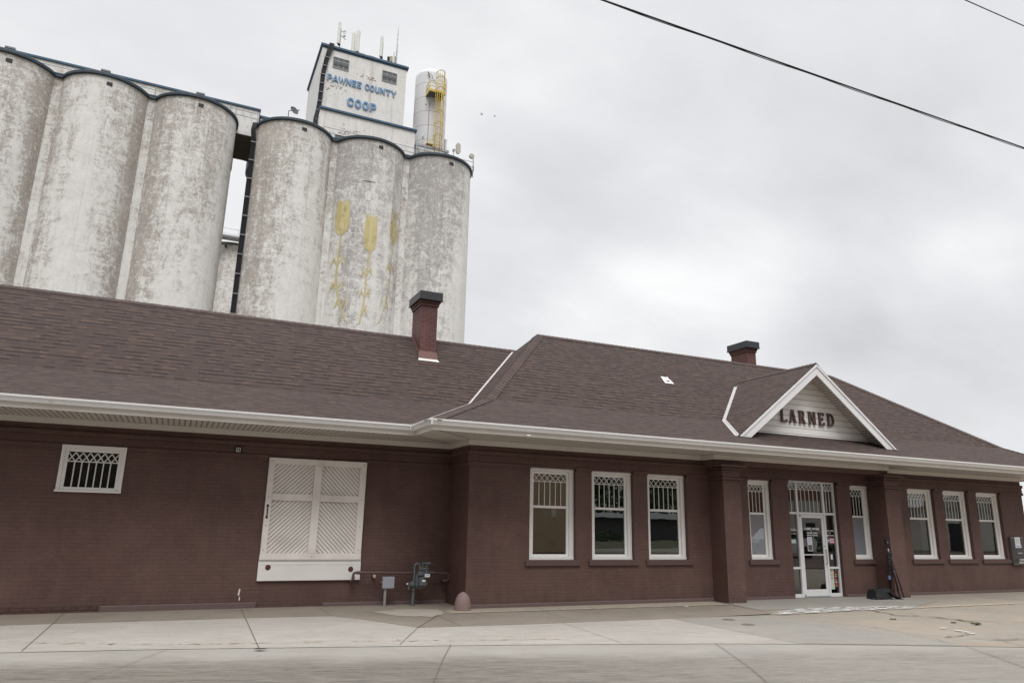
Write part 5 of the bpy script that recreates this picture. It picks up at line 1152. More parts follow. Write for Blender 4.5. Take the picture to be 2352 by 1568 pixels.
# block letters
def block(b, ch, x, z, wd, h, t, y, dep):
    c = .22*h; ex = [0]
    def path(pts, closed=False):
        # mitred stroke
        P = [Vector(p) for p in pts]; n = len(P); L = []
        for i in range(n):
            a = P[i-1] if (i > 0 or closed) else None; e_ = P[(i+1) % n] if (i < n-1 or closed) else None
            d1 = (P[i]-a).normalized() if a is not None else (e_-P[i]).normalized(); d2 = (e_-P[i]).normalized() if e_ is not None else d1
            nn_ = Vector((-(d1+d2).y, (d1+d2).x)); nn_ = nn_.normalized() if nn_.length > 1e-6 else Vector((-d1.y, d1.x)); k_ = min(1/max(.35, nn_.dot(Vector((-d1.y, d1.x)))), 2)
            L.append((P[i]+nn_*t/2*k_, P[i]-nn_*t/2*k_))
        ex[0] += 1
        for i in range(n if closed else n-1):
            a, c_ = L[i], L[(i+1) % n]
            b.prism([(x+a[0].x, z+a[0].y), (x+c_[0].x, z+c_[0].y), (x+c_[1].x, z+c_[1].y), (x+a[1].x, z+a[1].y)], 'y', y-dep-.004*ex[0], y-.02)
    t2 = t/2; w_, c_ = wd-t2, c
    if ch == 'O': path([(t2+c_*.6, t2), (w_-c_*.6, t2), (w_, t2+c_), (w_, h-t2-c_), (w_-c_*.6, h-t2), (t2+c_*.6, h-t2), (t2, h-t2-c_), (t2, t2+c_)], True)
    elif ch == 'C': path([(w_, h*.66), (w_, h-t2-c_*.7), (w_-c_*.6, h-t2), (t2+c_*.6, h-t2), (t2, h-t2-c_), (t2, t2+c_), (t2+c_*.6, t2), (w_-c_*.6, t2), (w_, t2+c_*.7), (w_, h*.34)])
    elif ch == 'P': path([(t2, 0), (t2, h)]); path([(t2, h-t2), (w_-c_*.5, h-t2), (w_, h-t2-c_*.6), (w_, h*.45+c_*.4), (w_-c_*.5, h*.42), (t2, h*.42)])
    elif ch == 'A': path([(0.02, 0), (wd/2, h)]); path([(wd/2, h), (wd-.02, 0)]); path([(wd*.25, h*.3), (wd*.75, h*.3)])
    elif ch == 'W': path([(.02, h), (wd*.27, 0), (wd*.5, h*.8), (wd*.73, 0), (wd-.02, h)])
    elif ch == 'N': path([(t2, 0), (t2, h)]); path([(w_, 0), (w_, h)]); path([(t2, h*.95), (w_, h*.05)])
    elif ch == 'E': path([(w_+t2, t2), (t2, t2), (t2, h-t2), (w_+t2, h-t2)]); path([(t2, h*.5), (w_, h*.5)])
    elif ch == 'U': path([(t2, h), (t2, t2+c_), (t2+c_*.6, t2), (w_-c_*.6, t2), (w_, t2+c_), (w_, h)])
    elif ch == 'T': path([(wd/2, 0), (wd/2, h)]); path([(0, h-t2), (wd, h-t2)])
    elif ch == 'Y': path([(wd/2, 0), (wd/2, h*.5)]); path([(t2*.6, h), (wd/2, h*.42), (wd-t2*.6, h)])
b = MB(); x = 8.28
for ch in 'PAWNEE COUNTY':
    if ch == ' ': x += .25; continue
    wd = {'W': .62, 'A': .50, 'N': .46, 'T': .48, 'Y': .48}.get(ch, .43); block(b, ch, x, 41.82, wd, .66, .125, HY0, .10); x += wd+.075
lx = x
b.build('name_lettering', M_bluelet, hh)
b = MB(); x = 10.32
for ch in 'COOP': block(b, ch, x, 39.68, .59, .86, .17, HY0, .12); x += .725
b.build('coop_lettering', M_bluelet, hh)

# wheat murals on the middle silo
def on_silo(x, z, xc=12.68, r=3.37, off=.02): dx = x-xc; return (x, SYC-math.sqrt(max(.01, (r+off)**2-dx*dx)), z)
def wheat(nm, x0, zt_, zb, xend, zend, wdt, mat, leaves, seed, lab):
    rnd = random.Random(seed); b = MB(); off = [0]
    def poly(pts, tone):
        off[0] += .0006
        b.face([on_silo(x, z, off=.02+off[0]) for x, z in pts], tone=tone)
    H_ = zt_-zb
    # dark backing of the head then kernels
    out = []
    for q in range(17):
        t = q/16; out.append((x0-wdt*.30*(math.sin(PI*min(1, .12+t*.85))**.7)*(1-.3*t), zb+.04+H_*.86*t))
    out += [(2*x0-p[0], p[1]) for p in out[::-1]]; poly(out, 0.0)
    def kern(cx_, cz_, L, w_, ang, tone):
        pts = []
        for q in range(12):
            a = 2*PI*q/12; lx_ = math.cos(a)*w_/2; lz = math.sin(a)*L/2
            if lz > 0: lx_ *= 1-.75*(lz/(L/2))**1.5
            pts.append((cx_+lx_*math.cos(ang)-lz*math.sin(ang), cz_+lx_*math.sin(ang)+lz*math.cos(ang)))
        poly(pts, tone)
    n = 7
    for i in range(n-1, -1, -1):
        t = i/(n-1); z = zb+H_*(.10+.76*t); ww = wdt*(min(.72+1.1*t, 1.08-.36*t)); L = H_*.25
        kern(x0-ww*.34, z, L, wdt*.32, .42, rnd.uniform(.45, .75)); kern(x0+ww*.34, z, L, wdt*.32, -.42, rnd.uniform(.6, .9)); kern(x0, z-L*.12, L*1.1, wdt*.30, 0, rnd.uniform(.85, 1))
    # stem
    def sx_(z): t = (zb-z)/(zb-zend); return x0-.10*math.sin(t*PI)*1.2+(xend-x0)*max(0, (t-.55)/.45)**1.5
    N = 18; tw = .065
    zz_ = [zb+.15-(zb+.15-zend)*i/N for i in range(N+1)]
    for a, c in zip(zz_, zz_[1:]): poly([(sx_(a)-tw, a), (sx_(a)+tw, a), (sx_(c)+tw, c), (sx_(c)-tw, c)], .6)
    poly([(sx_(zend)-tw, zend), (sx_(zend)+tw, zend), (sx_(zend)+.5*(1 if xend > x0 else -1), zend-.32)], .6)
    for (z, sg, L) in leaves:
        x = sx_(z)
        poly([(x, z-.14), (x, z+.02), (x+sg*.28, z+L*.62), (x+sg*.33, z+L*.55)], .6)
        poly([(x+sg*.26, z+L*.88), (x+sg*.36, z+L*.66), (x+sg*.47, z+L*.10), (x+sg*.47, z-L*.12), (x+sg*.36, z+L*.10), (x+sg*.24, z+L*.48)], .8)
    return label_part(b.build(nm, mat, elev, recalc=False), lab)
wheat('wheat_mural', 10.36, 29.05, 25.75, 11.15, 17.9, 1.10, M_wheat[0], [(22.9, -1, 1.0), (22.9, 1, 1.0), (20.7, -1, .9), (20.7, 1, .9), (19.1, -1, .8), (19.0, 1, 1.5)], 1, 'darker yellow painted wheat stalk')
wheat('wheat_mural', 12.72, 27.75, 24.35, 12.3, 17.7, 1.25, M_wheat[1], [(21.9, -1, .8), (22.1, 1, 1.0), (20.1, -1, .8), (20.1, 1, .9), (18.5, 1, 1.1)], 2, 'brightest yellow painted wheat stalk')
wheat('wheat_mural', 14.98, 28.9, 25.7, 14.0, 18.0, .95, M_wheat[2], [(22.9, -1, 1), (22.9, 1, .9), (21.0, -1, 1), (19.3, -1, 1.2), (19.4, 1, .9)], 3, 'most faded yellow painted wheat stalk')
b = MB()
for zz, xx in ((30.7, 12.0), (30.72, 12.5)):
    b.face([on_silo(xx-.3, zz), on_silo(xx+.3, zz-.02), on_silo(xx+.3, zz+.03), on_silo(xx-.3, zz+.05)])
b.build('wall_crack', M_crack, elev, recalc=False)
b = MB(); m = 16; b.face([on_silo(12.25+math.cos(t*2*PI/m)*.28, 29.35+math.sin(t*2*PI/m)*.5) for t in range(m)]); b.build('paint_patch', M_hh, elev, recalc=False)
handrail('handrail', 8.1, 22.7, 59.75, RIMZ+.1, elev, step=3.6, lev=(.5, 1.0))
# cable bundle on headhouse corner & down the silo edge
cb = thing('cable_bundle', 'black antenna cable bundle running down the headhouse corner and the silo edge', 'cables', (2.3, 60, 0))
b = MB()
for i in range(5):
    o_ = (i-2)*.10
    b.tube([(8.5+o_*.6, 62.2, HT+.35), (8.42+o_*.9, HY0-.25, HT+.36), (8.32+o_*1.1, HY0-.30, HT-.1), (8.05+o_*.8, HY0-.14, 43.9), (7.86+o_*.8, HY0-.12, 42.4), (7.80+o_*.8, HY0-.12, 39.5), (7.72+o_*.8, HY0-.14, 38.4)], .048, 6)
    b.tube([(7.72+o_*.8, HY0-.14, 38.4), (7.58+o_*.8, HY0-.2, 37.5), (7.55+o_*.8, HY0-.2, 35.2)], .048, 6)
b.build('headhouse_cables', M_cable, cb)
b = MB()
for i in range(5):
    x = 2.33+.075*i; yy = 60.45-.03*i
    b.tube([(x+.25, 61, 35.25), (x-.05, yy-.1, 35.05), (x-.14, yy-.2, 34.3), (x, yy, 33.4), (x, yy, 20), (x, yy, .5)], .045, 6)
b.build('silo_cables', M_cable, cb)
b = MB()
for i in range(20): z = 33.2-i*1.72; b = MB(); b.bbox(2.25, 2.72, 60.2, 60.25, z-.035, z+.035, .01); b.build('cable_clamp', M_galv, cb)
for i in range(8): z = 44.1-i*.95; xx = 8.05-(.2 if i > 1 else .06*i); b = MB(); b.bbox(xx-.30, xx+.26, HY0-.24, HY0-.19, z-.03, z+.03, .01); b.build('cable_clamp', M_galv, cb)
bx = MB(); bx.bbox(7.05, 7.56, 61.0, 61.45, 35.3, 36.75, .03); tag(bx.build('junction_cabinet', M_boxg), 'grey equipment cabinet on the silo roof at the foot of the headhouse', 'cabinet')

# antennas on the headhouse roof
RT = HT+.28
def panel_ant(x, y, zb, zt_, r_, label, nm='panel_antenna', mount=True):
    t = thing(nm, label, 'antenna', (x, y, RT), 'cell antennas on the headhouse roof')
    b = MB(); b.lathe((x, y, zb), [(0, 0), (r_, .02), (r_, zt_-zb-.02), (0, zt_-zb)], 14); b.build('antenna_shell', M_ant, t)
    b = MB(); b.tube([(x+.16, y+.1, RT-.02), (x+.16, y+.1, zb+(zt_-zb)*.75)], .04, 8)
    for zz in (zb+.1, zb+(zt_-zb)*.6): b.tube([(x, y, zz), (x+.16, y+.1, zz)], .03, 6)
    b.tube([(x-.2, y, RT), (x+.14, y+.1, RT+.45)], .025, 6); b.tube([(x+.4, y-.1, RT), (x+.17, y+.1, RT+.45)], .025, 6)
    if mount: b.bbox(x-.05, x+.22, y-.02, y+.14, zb-.12, zb+.05, .02)
    b.build('mast', M_dark, t); return t
ya = 62.0
a1 = panel_ant(9.08, ya, 46.35, 48.72, .145, 'leftmost white panel antenna on the headhouse roof, with a small radio box beside it')
b = MB(); b.bbox(9.50, 9.72, ya-.05, ya+.15, 47.35, 48.05, .03); b.box(9.52, 9.70, ya-.056, ya-.051, 47.85, 47.9, 1); b.tube([(9.1, ya+.1, 47.5), (9.55, ya+.05, 47.2), (9.75, ya, 47.0)], .03, 6, mi=1); b.tube([(9.25, ya+.1, 47.8), (9.55, ya+.05, 47.9)], .025, 6, mi=1); b.build('radio_box', [M_ant, M_dark], a1)
panel_ant(10.50, ya, 45.75, 48.0, .165, 'shorter left one of the close pair of white panel antennas', mount=False)
panel_ant(10.92, ya-.1, 45.95, 48.28, .185, 'taller right one of the close pair of white panel antennas')
panel_ant(13.28, ya, 46.25, 48.55, .15, 'single white panel antenna right of the roof centre')
panel_ant(14.60, ya, 45.70, 47.2, .085, 'thin short white antenna near the right end of the headhouse roof', mount=False)
t = thing('radio_unit', 'stack of small black and beige radio units near the right end of the headhouse roof', 'radio unit', (14.25, ya, RT))
b = MB(); b.bbox(14.16, 14.46, ya-.1, ya+.15, 46.0, 46.62, .03); b.build('beige_unit', paint('tan_shell', (.42, .38, .25), .5), t)
for i in range(3): b = MB(); b.bbox(13.95, 14.13, ya-.1, ya+.1, 45.9+i*.22, 46.05+i*.22, .02); b.build('black_unit', M_dark, t)
b = MB(); b.tube([(14.12, ya+.1, RT-.02), (14.12, ya+.1, 46.5)], .035, 6); b.tube([(14.3, ya, RT-.02), (14.3, ya, 46.0)], .03, 6); b.build('mast', M_dark, t)
t = MB(); xl, yl = 14.88, 62.1
for k_ in range(3):
    a = 2*PI*k_/3; t.tube([(xl+math.cos(a)*.07, yl+math.sin(a)*.07, RT-.02), (xl+math.cos(a)*.02, yl+math.sin(a)*.02, 50.0)], .014, 5)
for k_ in range(22):
    z = RT+.15+k_*.2; s_ = .07-.045*k_/22
    for q in range(3):
        a, c = 2*PI*q/3, 2*PI*(q+1)/3; t.tube([(xl+math.cos(a)*s_, yl+math.sin(a)*s_, z), (xl+math.cos(c)*s_, yl+math.sin(c)*s_, z+.2)], .010, 4)
for z in (46.6, 47.4, 48.1, 48.8, 49.4): t.tube([(xl-.12, yl, z), (xl+.12, yl, z+.04)], .012, 4)
t.tube([(xl, yl, 49.9), (xl, yl, 50.5)], .010, 5)
tag(t.build('lattice_mast', M_galv), 'thin lattice radio mast, tallest thing on the headhouse roof', 'mast')
for x, lab in ((11.35, 'small rusty roof vent just right of the antenna pair'), (12.35, 'small rusty roof vent mid way along the headhouse roof')):
    b = MB(); b.bbox(x-.28, x+.28, 61.75, 62.2, RT, RT+.2, .02); b.bbox(x-.33, x+.33, 61.7, 62.25, RT+.2, RT+.27, .02); tag(b.build('roof_vent_box', M_rust), lab, 'vent', 'vents on the headhouse roof')
# dishes
def dish(x, y, z, r_, zb, lab, mat, facing=(-.2, -1, .15), lean=1.0, fig8=False, tallr=1.0):
    t = thing('dish_antenna', lab, 'dish antenna', (x, y, zb), 'dish antennas on the silo roof')
    b = MB(); d = Vector(facing).normalized(); qt = d.to_track_quat('Z', 'Y').to_matrix(); n = 22
    prof = [(0, -.10), (.5, -.075), (1, .0), (1.0, .02), (0.5, -.05), (0, -.075)]
    V = [Vector((x, y, z))+qt @ Vector((math.cos(2*PI*k_/n)*q[0]*r_, math.sin(2*PI*k_/n)*q[0]*r_*tallr, q[1]*r_*2)) for q in prof for k_ in range(n)]
    F = [(i*n+k_, i*n+(k_+1) % n, (i+1)*n+(k_+1) % n, (i+1)*n+k_) for i in range(len(prof)-1) for k_ in range(n)]
    b.mesh(V, F, smooth=True)
    if fig8:
        V2 = [v-Vector((-.05, 0, r_*1.45)) for v in V]; b.mesh(V2, F, smooth=True)
    b.build('reflector', mat, t)
    b = MB(); mx = x-r_*1.15
    b.tube([(mx, y+.1, zb), (mx, y+.1, z-.1)], .035, 8); b.tube([(mx, y+.1, z-.12), (x, y+.05, z)], .03, 6); b.build('mount', M_dark if not fig8 else M_galv, t)
    return t
t = dish(5.72, 62.0, 38.15, .42, 36.98, 'grey tilted satellite dish on the low gallery roof left of the headhouse', paint('grey_dish', (.10, .11, .125), .5), (.5, -1, .35))
b = MB(); b.tube([(5.72, 61.9, 37.85), (6.0, 61.4, 37.9)], .02, 6); b.bbox(5.95, 6.08, 61.3, 61.45, 37.85, 37.97, .02); b.build('feed_arm', M_galv, t)
t = thing('small_whip_antenna', 'tiny antenna with a round tip right of the satellite dish', 'antenna', (6.3, 62.2, 36.98)); b = MB(); b.tube([(6.3, 62.3, 36.9), (6.3, 62.3, 37.3)], .02, 6); b.build('mast', M_galv, t); b = MB(); b.lathe((6.3, 62.3, 37.25), [(0, 0), (.09, .02), (.08, .08), (0, .12)], 10); b.build('tip', M_galv, t)
t = thing('microwave_antenna', 'beige double-lobed microwave antenna on the roof of the rightmost silo', 'antenna', (20.9, 60, RIMZ))
b = MB(); pl = []
for q in range(36):
    a = 2*PI*q/36; rr = .30*(1+.0*math.cos(a)); z = math.sin(a)*.58; xw = math.cos(a)*(.30 if abs(math.sin(a)) > .35 else .235); pl.append((21.1+xw, 37.15+z))
b.prism(pl, 'y', 59.9, 60.05); b.build('reflector', M_dish, t)
b = MB(); b.tube([(20.72, 60.2, RIMZ), (20.72, 60.2, 37.1)], .035, 8); b.tube([(20.72, 60.2, 37.0), (21.0, 60.0, 37.1)], .03, 6); b.bbox(20.62, 20.8, 60.1, 60.3, 36.85, 37.1, .02); b.build('mount', M_galv, t)
t = thing('drum_antenna', 'small round beige drum antenna on a pole at the right edge of the silos', 'antenna', (22.6, 59.9, RIMZ))
b = MB(); b.lathe((22.5, 59.85, 36.62), [(0, .1), (.25, .08), (.27, 0), (.25, -.12), (0, -.16)], 18, axis='y'); b.build('drum', M_dish, t)
b = MB(); b.tube([(22.72, 60.0, RIMZ-.4), (22.72, 60.0, 36.6)], .04, 8); b.tube([(22.72, 60, 35.2), (22.35, 60.1, 34.95)], .02, 6); b.tube([(22.72, 60, 35.6), (22.4, 60.1, 35.2)], .02, 6); b.tube([(22.72, 59.95, 36.4), (22.5, 59.9, 36.55)], .03, 6); b.build('pole', M_galv, t)

# white tank with yellow ladder
tk = thing('storage_tank', 'tall white cylindrical steel tank with yellow caged ladder behind the rightmost silo', 'tank', (18.9, 63.2, RIMZ))
TX, TY, TR = 19.02, 63.3, 1.64
b = MB(); b.lathe((TX, TY, 0), [(TR, 37.0), (TR, 46.0), (TR*.99, 46.12), (TR*.94, 46.35), (TR*.8, 46.62), (TR*.55, 46.85), (TR*.25, 46.95), (0, 46.98)], 48); b.build('shell', M_tank, tk)
b = MB(); 
for z in (38.4, 40.0, 41.6, 43.2, 44.8): b.lathe((TX, TY, z), [(TR+.003, -.02), (TR+.012, 0), (TR+.003, .02)], 48)
b.build('weld_seam', M_galv, tk)
b = MB(); b.lathe((TX, TY, 0), [(TR, 37.0), (TR*.75, 36.0), (.5, 35.2)], 32); b.build('hopper', M_conduit, tk)
b = MB(); x0, x1, y0, y1, zt_ = 17.15, 20.35, 60.9, 64.6, 36.95
for x in (x0, x1):
    for y in (y0, y1): b.bbox(x-.09, x+.09, y-.09, y+.09, RIMZ+.1, zt_, .01)
for y in (y0, y1): b.bbox(x0-.1, x1+.1, y-.08, y+.08, zt_, zt_+.25, .01); b.tube([(x0, y, zt_), (x0+.9, y, RIMZ+.3)], .06, 6); b.tube([(x1, y, zt_), (x1-.9, y, RIMZ+.3)], .06, 6)
for x in (x0, x1): b.bbox(x-.08, x+.08, y0+.081, y1-.081, zt_, zt_+.25, .01)
b.tube([(18.0, 60.85, 35), (18.0, 60.85, 37.3)], .05, 6)
b.build('support_frame', M_galv, tk)
b = MB(); b.bbox(17.28, 17.45, TY-.5, TY+.3, 38.2, 40.0, .05); b.bbox(TX+TR-.02, TX+TR+.2, TY-.5, TY+.2, 37.8, 39.6, .05); b.build('side_hatch', M_tank, tk)
b = MB(); b.tube([(18.15, 61.75, 45.9), (18.3, 61.62, 45.35)], .06, 6); b.tube([(18.2, 61.7, 45.8), (18.5, 61.5, 45.5), (18.6, 61.6, 45.2), (18.9, 61.5, 44.9)], .025, 6); b.tube([(18.45, 61.70, 42.6), (18.45, 61.66, 37.2)], .018, 5); b.bbox(18.05, 18.12, 61.6, 61.7, 42.0, 42.2, .01); b.bbox(17.95, 18.02, 61.7, 61.8, 38.3, 38.6, .01); b.build('conduit', M_dark, tk)
# platform
b = MB(); pz = 43.2; py0, py1 = 60.7, 61.9; px0, px1 = 18.12, 19.72
b.bbox(px0, px1, py0, py1, pz-.06, pz, .01); pf = b.build('platform_deck', M_louver, tk)
b = MB()
b.bbox(px0-.03, px1+.03, py0-.04, py0, pz-.08, pz+.18, .005); b.bbox(px0-.04, px0, py0, py1, pz-.08, pz+.18, .005); b.bbox(px1, px1+.04, py0, py1, pz-.08, pz+.18, .005)
for x, y in ((px0, py0), (px0, py1), (px1, py0), (px1, py1), (px0+.62, py0), (px0, 61.3)): b.tube([(x, y, pz), (x, y, pz+1.1)], .035, 6)
for z in (.55, 1.1): b.tube([(px0, py1, pz+z), (px0, py0, pz+z), (px0+.62, py0, pz+z)], .033, 6); b.tube([(px1-.35, py0, pz+z), (px1, py0, pz+z), (px1, py1, pz+z)], .033, 6)
b.build('platform_railing', M_yellow, tk)
b = MB(); lx0, lx1, ly = 18.88, 19.38, 60.62
for x in (lx0, lx1): b.tube([(x, ly, RIMZ+.2), (x, ly, 44.7)], .035, 6)
z = 35.2
while z < 44.5: b.tube([(lx0, ly, z), (lx1, ly, z)], .02, 5); z += .32
b.build('ladder', M_yellow, tk)
b = MB(); cxm = (lx0+lx1)/2
for zh in [37.0+.0, 38.2, 39.5, 40.8, 42.0, 43.4, 44.6, 45.3]:
    b.tube([(cxm+math.cos(a)*.42, ly-.02-math.sin(a)*.62, zh) for a in [PI*q/10 for q in range(11)]], .032, 5)
for a in [PI*q/6 for q in range(0, 7)]:
    b.tube([(cxm+math.cos(a)*.42, ly-.02-math.sin(a)*.62, 42.0 if q < 0 else 37.0), (cxm+math.cos(a)*.42, ly-.02-math.sin(a)*.62, 45.3)], .022, 5)
b.build('ladder_cage', M_yellow, tk)
b = MB(); b.bbox(18.1, 18.8, 60.7, 61.5, 37.35, 37.42, .01); b.tube([(18.1, 60.7, 37.3), (18.8, 60.7, 38.2)], .04, 6); b.tube([(18.85, 60.7, 37.2), (18.85, 60.7, 38.4)], .035, 6); b.tube([(18.45, 60.68, 37.7), (18.95, 60.68, 38.35)], .035, 6); b.build('lower_landing', M_yellow, tk)

# silo bin behind, seen through the gap
bs = thing('distant_silo', 'weathered concrete silo seen far behind through the gap between the two banks', 'silo', (2.6, 88, 0))
b = MB(); b.lathe((3.0, 88.5, 0), [(3.6, -.5), (3.6, 32.6)], 48, uvr=3.6); b.lathe((3.0, 88.5, 0), [(3.57, 32.6), (0, 32.7)], 32, smooth=False); b.build('shell', M_sw[6], bs)
b = MB(); sweep_band(b, [(3.0+math.cos(2*PI*q/40)*3.6, 88.5+math.sin(2*PI*q/40)*3.6) for q in range(41)], 32.5, 32.8, .15, .1); b.build('rim', M_steel, bs)
b = MB(); b.bbox(1.75, 2.0, 84.7, 84.9, 32.0, 32.3, .01); b.build('vent_opening', M_black, bs)
b = MB(); b.tube([(-4, 84.2, 33.15), (8, 84.2, 33.15)], .42, 18); tag(b.build('conveyor_pipe', M_galv), 'round grey conveyor pipe crossing above the silo behind the gap', 'conveyor')
b = MB(); b.tube([(-3, 84.1, 34.1), (8, 84.1, 34.1)], .025, 5)
for x in range(-3, 9, 2): b.tube([(x, 84.1, 33.4), (x, 84.1, 34.1)], .025, 5)
tag(b.build('conveyor_railing', M_galv), 'thin metal railing above the grey conveyor pipe in the gap', 'railing')
b = MB(); b.tube([(.9, 64.0, 33.25), (1.6, 64.0, 33.15), (2.6, 64.0, 33.05)], .022, 5); tag(b.build('gap_cable', M_cable), 'thin cable strung across the gap between the silo banks', 'cable')

# ================================================================== WIRES, BIRDS
def wire(nm, pts, r_, lab): b = MB(); b.tube(pts, r_, 6); return tag(b.build(nm, M_cable), lab, 'wire')
def cat(x0, x1, y, z0, z1, sag, wob=0, n=50): return [(x0+(x1-x0)*i/n, y+wob*math.cos(i*.9), z0+(z1-z0)*i/n-4*sag*(i/n)*(1-i/n)+wob*math.sin(i*.9)) for i in range(n+1)]
wire('overhead_wire', cat(-6, 30, 10, 11.40, 11.93, .05), .019, 'thick black twin overhead wire sloping across the sky')
wire('overhead_wire', cat(-6, 30, 10, 11.41, 11.90, .075, .008, 90), .010, 'thin strand hugging the thick overhead wire')
wire('overhead_wire', cat(8, 34, 10, 15.52, 16.35, .05), .015, 'short black wire crossing the top right corner of the sky')
for i, (x, z, s_) in enumerate([(23.44, 41.53, 1), (24.87, 41.74, .9)]):
    b = MB(); y = 60
    b.tube([(x-.11*s_, y, z), (x, y, z+.02), (x+.13*s_, y, z)], .03, 6, radii=[.008, .035, .012])
    for sg, dz in ((-1, .02 if i else .10), (1, .10 if not i else .03)):
        b.face([(x-.05*s_, y, z+.02), (x+.05*s_, y, z+.02), (x+.02+sg*.12*s_, y-.10, z+dz+.05), (x-.03+sg*.16*s_, y-.18, z+dz)])
    b.face([(x-.05*s_, y, z+.02), (x+.05*s_, y, z+.02), (x, y+.22, z+.09)])
    tag(b.build('bird', M_dark, recalc=False), ['small dark bird flying right of the tank, nearer to it', 'small dark bird flying right of the other bird'][i], 'bird', 'birds in the sky')

# ================================================================== ACROSS THE STREET (seen mirrored in the glass)
t = thing('stucco_building', 'tan stucco commercial building across the street reflected in the windows', 'building', (12, -18, 0))
b = MB(); b.box(6, 25.2, -26, -12, GZ, 5.0); b.build('wall', paint('tan_stucco', (.52, .39, .25), .9, dirt=.3, dscale=.6), t); b = MB(); b.bbox(5.9, 25.3, -26.1, -11.9, 5.0, 5.15, .02); b.build('parapet', M_cream, t); b = MB(); b.bbox(22.4, 22.7, -12.03, -11.99, 2.2, 2.9, .01); b.build('vent', M_cream, t)
t = thing('added_dark_building', 'tall dark brown building added unseen across the street to the left, to darken the small window', 'building', (-15, -20, 0))  # added unseen building, so the wing window mirrors dark instead of sky
b = MB(); b.box(-38, 4.5, -30, -15, GZ, 9.5); b.build('wall', paint('dark_brown_wall', (.05, .04, .034), .9, dirt=.5), t); b = MB(); b.bbox(-38.2, 4.7, -30.2, -14.8, 9.5, 9.8, .02); b.build('parapet', M_dark, t)
for x in range(-30, 3, 6): b = MB(); b.box(x, x+2.4, -15.03, -14.98, 1.2, 3.2); b.build('window', M_black, t)
t = thing('dark_shed', 'long low dark grey metal shed across the street reflected in the windows', 'shed', (45, -48, 0))
b = MB(); b.box(31, 64, -56, -47, GZ, 2.6); b.build('wall', paint('dark_metal_siding', (.09, .09, .095), .7), t); b = MB(); b.prism([(-57, 2.6), (-46.5, 2.6), (-51.5, 3.3)], 'x', 30.5, 64.5); b.build('roof', paint('grey_metal_roof', (.20, .20, .21), .5), t); b = MB(); b.box(40, 46, -47.02, -46.9, GZ, 2.4); b.build('door_opening', M_black, t)
t = thing('brick_building', 'red brick commercial building across the street reflected in the entrance', 'building', (58, -25, 0))
b = MB(); b.box(50, 62, -32, -20, GZ, 5.4); b.build('wall', paint('red_brick_far', (.22, .09, .06), .9), t); b = MB(); b.bbox(49.9, 62.1, -32.1, -19.9, 5.4, 5.7, .02); b.build('cornice', M_cream, t); 
for x in (52, 56): b = MB(); b.box(x, x+2, -20.03, -19.98, 1, 3); b.build('window', M_black, t)
t = thing('white_building', 'white gabled building across the street reflected in the right windows', 'building', (75, -22, 0))
b = MB(); b.box(66, 90, -30, -18, GZ, 4.0); b.build('wall', paint('white_wall_far', (.62, .60, .57), .8), t); b = MB(); b.prism([(65.5, 4.0), (90.5, 4.0), (78, 7.2)], 'y', -30.3, -17.7); b.build('roof', paint('white_roof_far', (.45, .45, .45), .7), t); b = MB(); b.box(70, 73, -18.03, -17.97, GZ, 2.6); b.build('door', M_black, t)
M_leaf = paint('leaf_green', (.045, .075, .028), .8, dirt=.5, dscale=1.5, dcol=(.02, .035, .012)); M_trunk = paint('bark', (.08, .06, .045), .9)
tlab = ['dark leafy tree beyond the shed, %s of the tree row' % s_ for s_ in ('first from the left', 'second from the left', 'third from the left', 'fourth from the left', 'fifth from the left', 'sixth from the left', 'seventh from the left')]
def tree(x, y, h, r_, seed, lab):
    rnd = random.Random(seed); t = thing('broadleaf_tree', lab, 'tree', (x, y, GZ), 'trees across the street')
    b = MB(); b.tube([(x, y, GZ), (x+.2, y, h*.35), (x+.1, y, h*.7)], .3, 8, radii=[.38, .28, .1])
    for q in range(5): a = q*1.3; b.tube([(x, y, h*(.3+.05*q)), (x+math.cos(a)*r_*.6, y+math.sin(a)*r_*.6, h*(.55+.05*q))], .1, 6, radii=[.14, .04])
    b.build('trunk', M_trunk, t); b = MB()
    lob = [(rnd.gauss(0, .42)*r_, rnd.gauss(0, .42)*r_, h*rnd.uniform(.42, .92), r_*rnd.uniform(.28, .5)) for _ in range(13)]
    for q in range(2200):
        l_ = rnd.choice(lob); d = Vector((rnd.gauss(0, 1), rnd.gauss(0, 1), rnd.gauss(0, 1))).normalized()*l_[3]*rnd.uniform(.75, 1.08); c = Vector((x+l_[0], y+l_[1], l_[2]))+d
        u_ = Vector((rnd.gauss(0, 1), rnd.gauss(0, 1), rnd.gauss(0, 1))).normalized()*rnd.uniform(.18, .4); v_ = d.cross(u_).normalized()*rnd.uniform(.15, .35)
        b.face([c-u_, c+v_, c+u_, c-v_])
    b.build('crown', M_leaf, t, recalc=False)
for i, (x, y, h, r_) in enumerate([(48, -66, 9.5, 7), (57, -69, 10.5, 7), (66, -66, 9.5, 7), (77, -70, 10.5, 7), (89, -70, 10, 7), (39, -65, 9, 6.5), (103, -66, 9, 7)]): tree(x, y, h, r_, i+3, tlab[[1, 2, 3, 4, 5, 0, 6][i]])
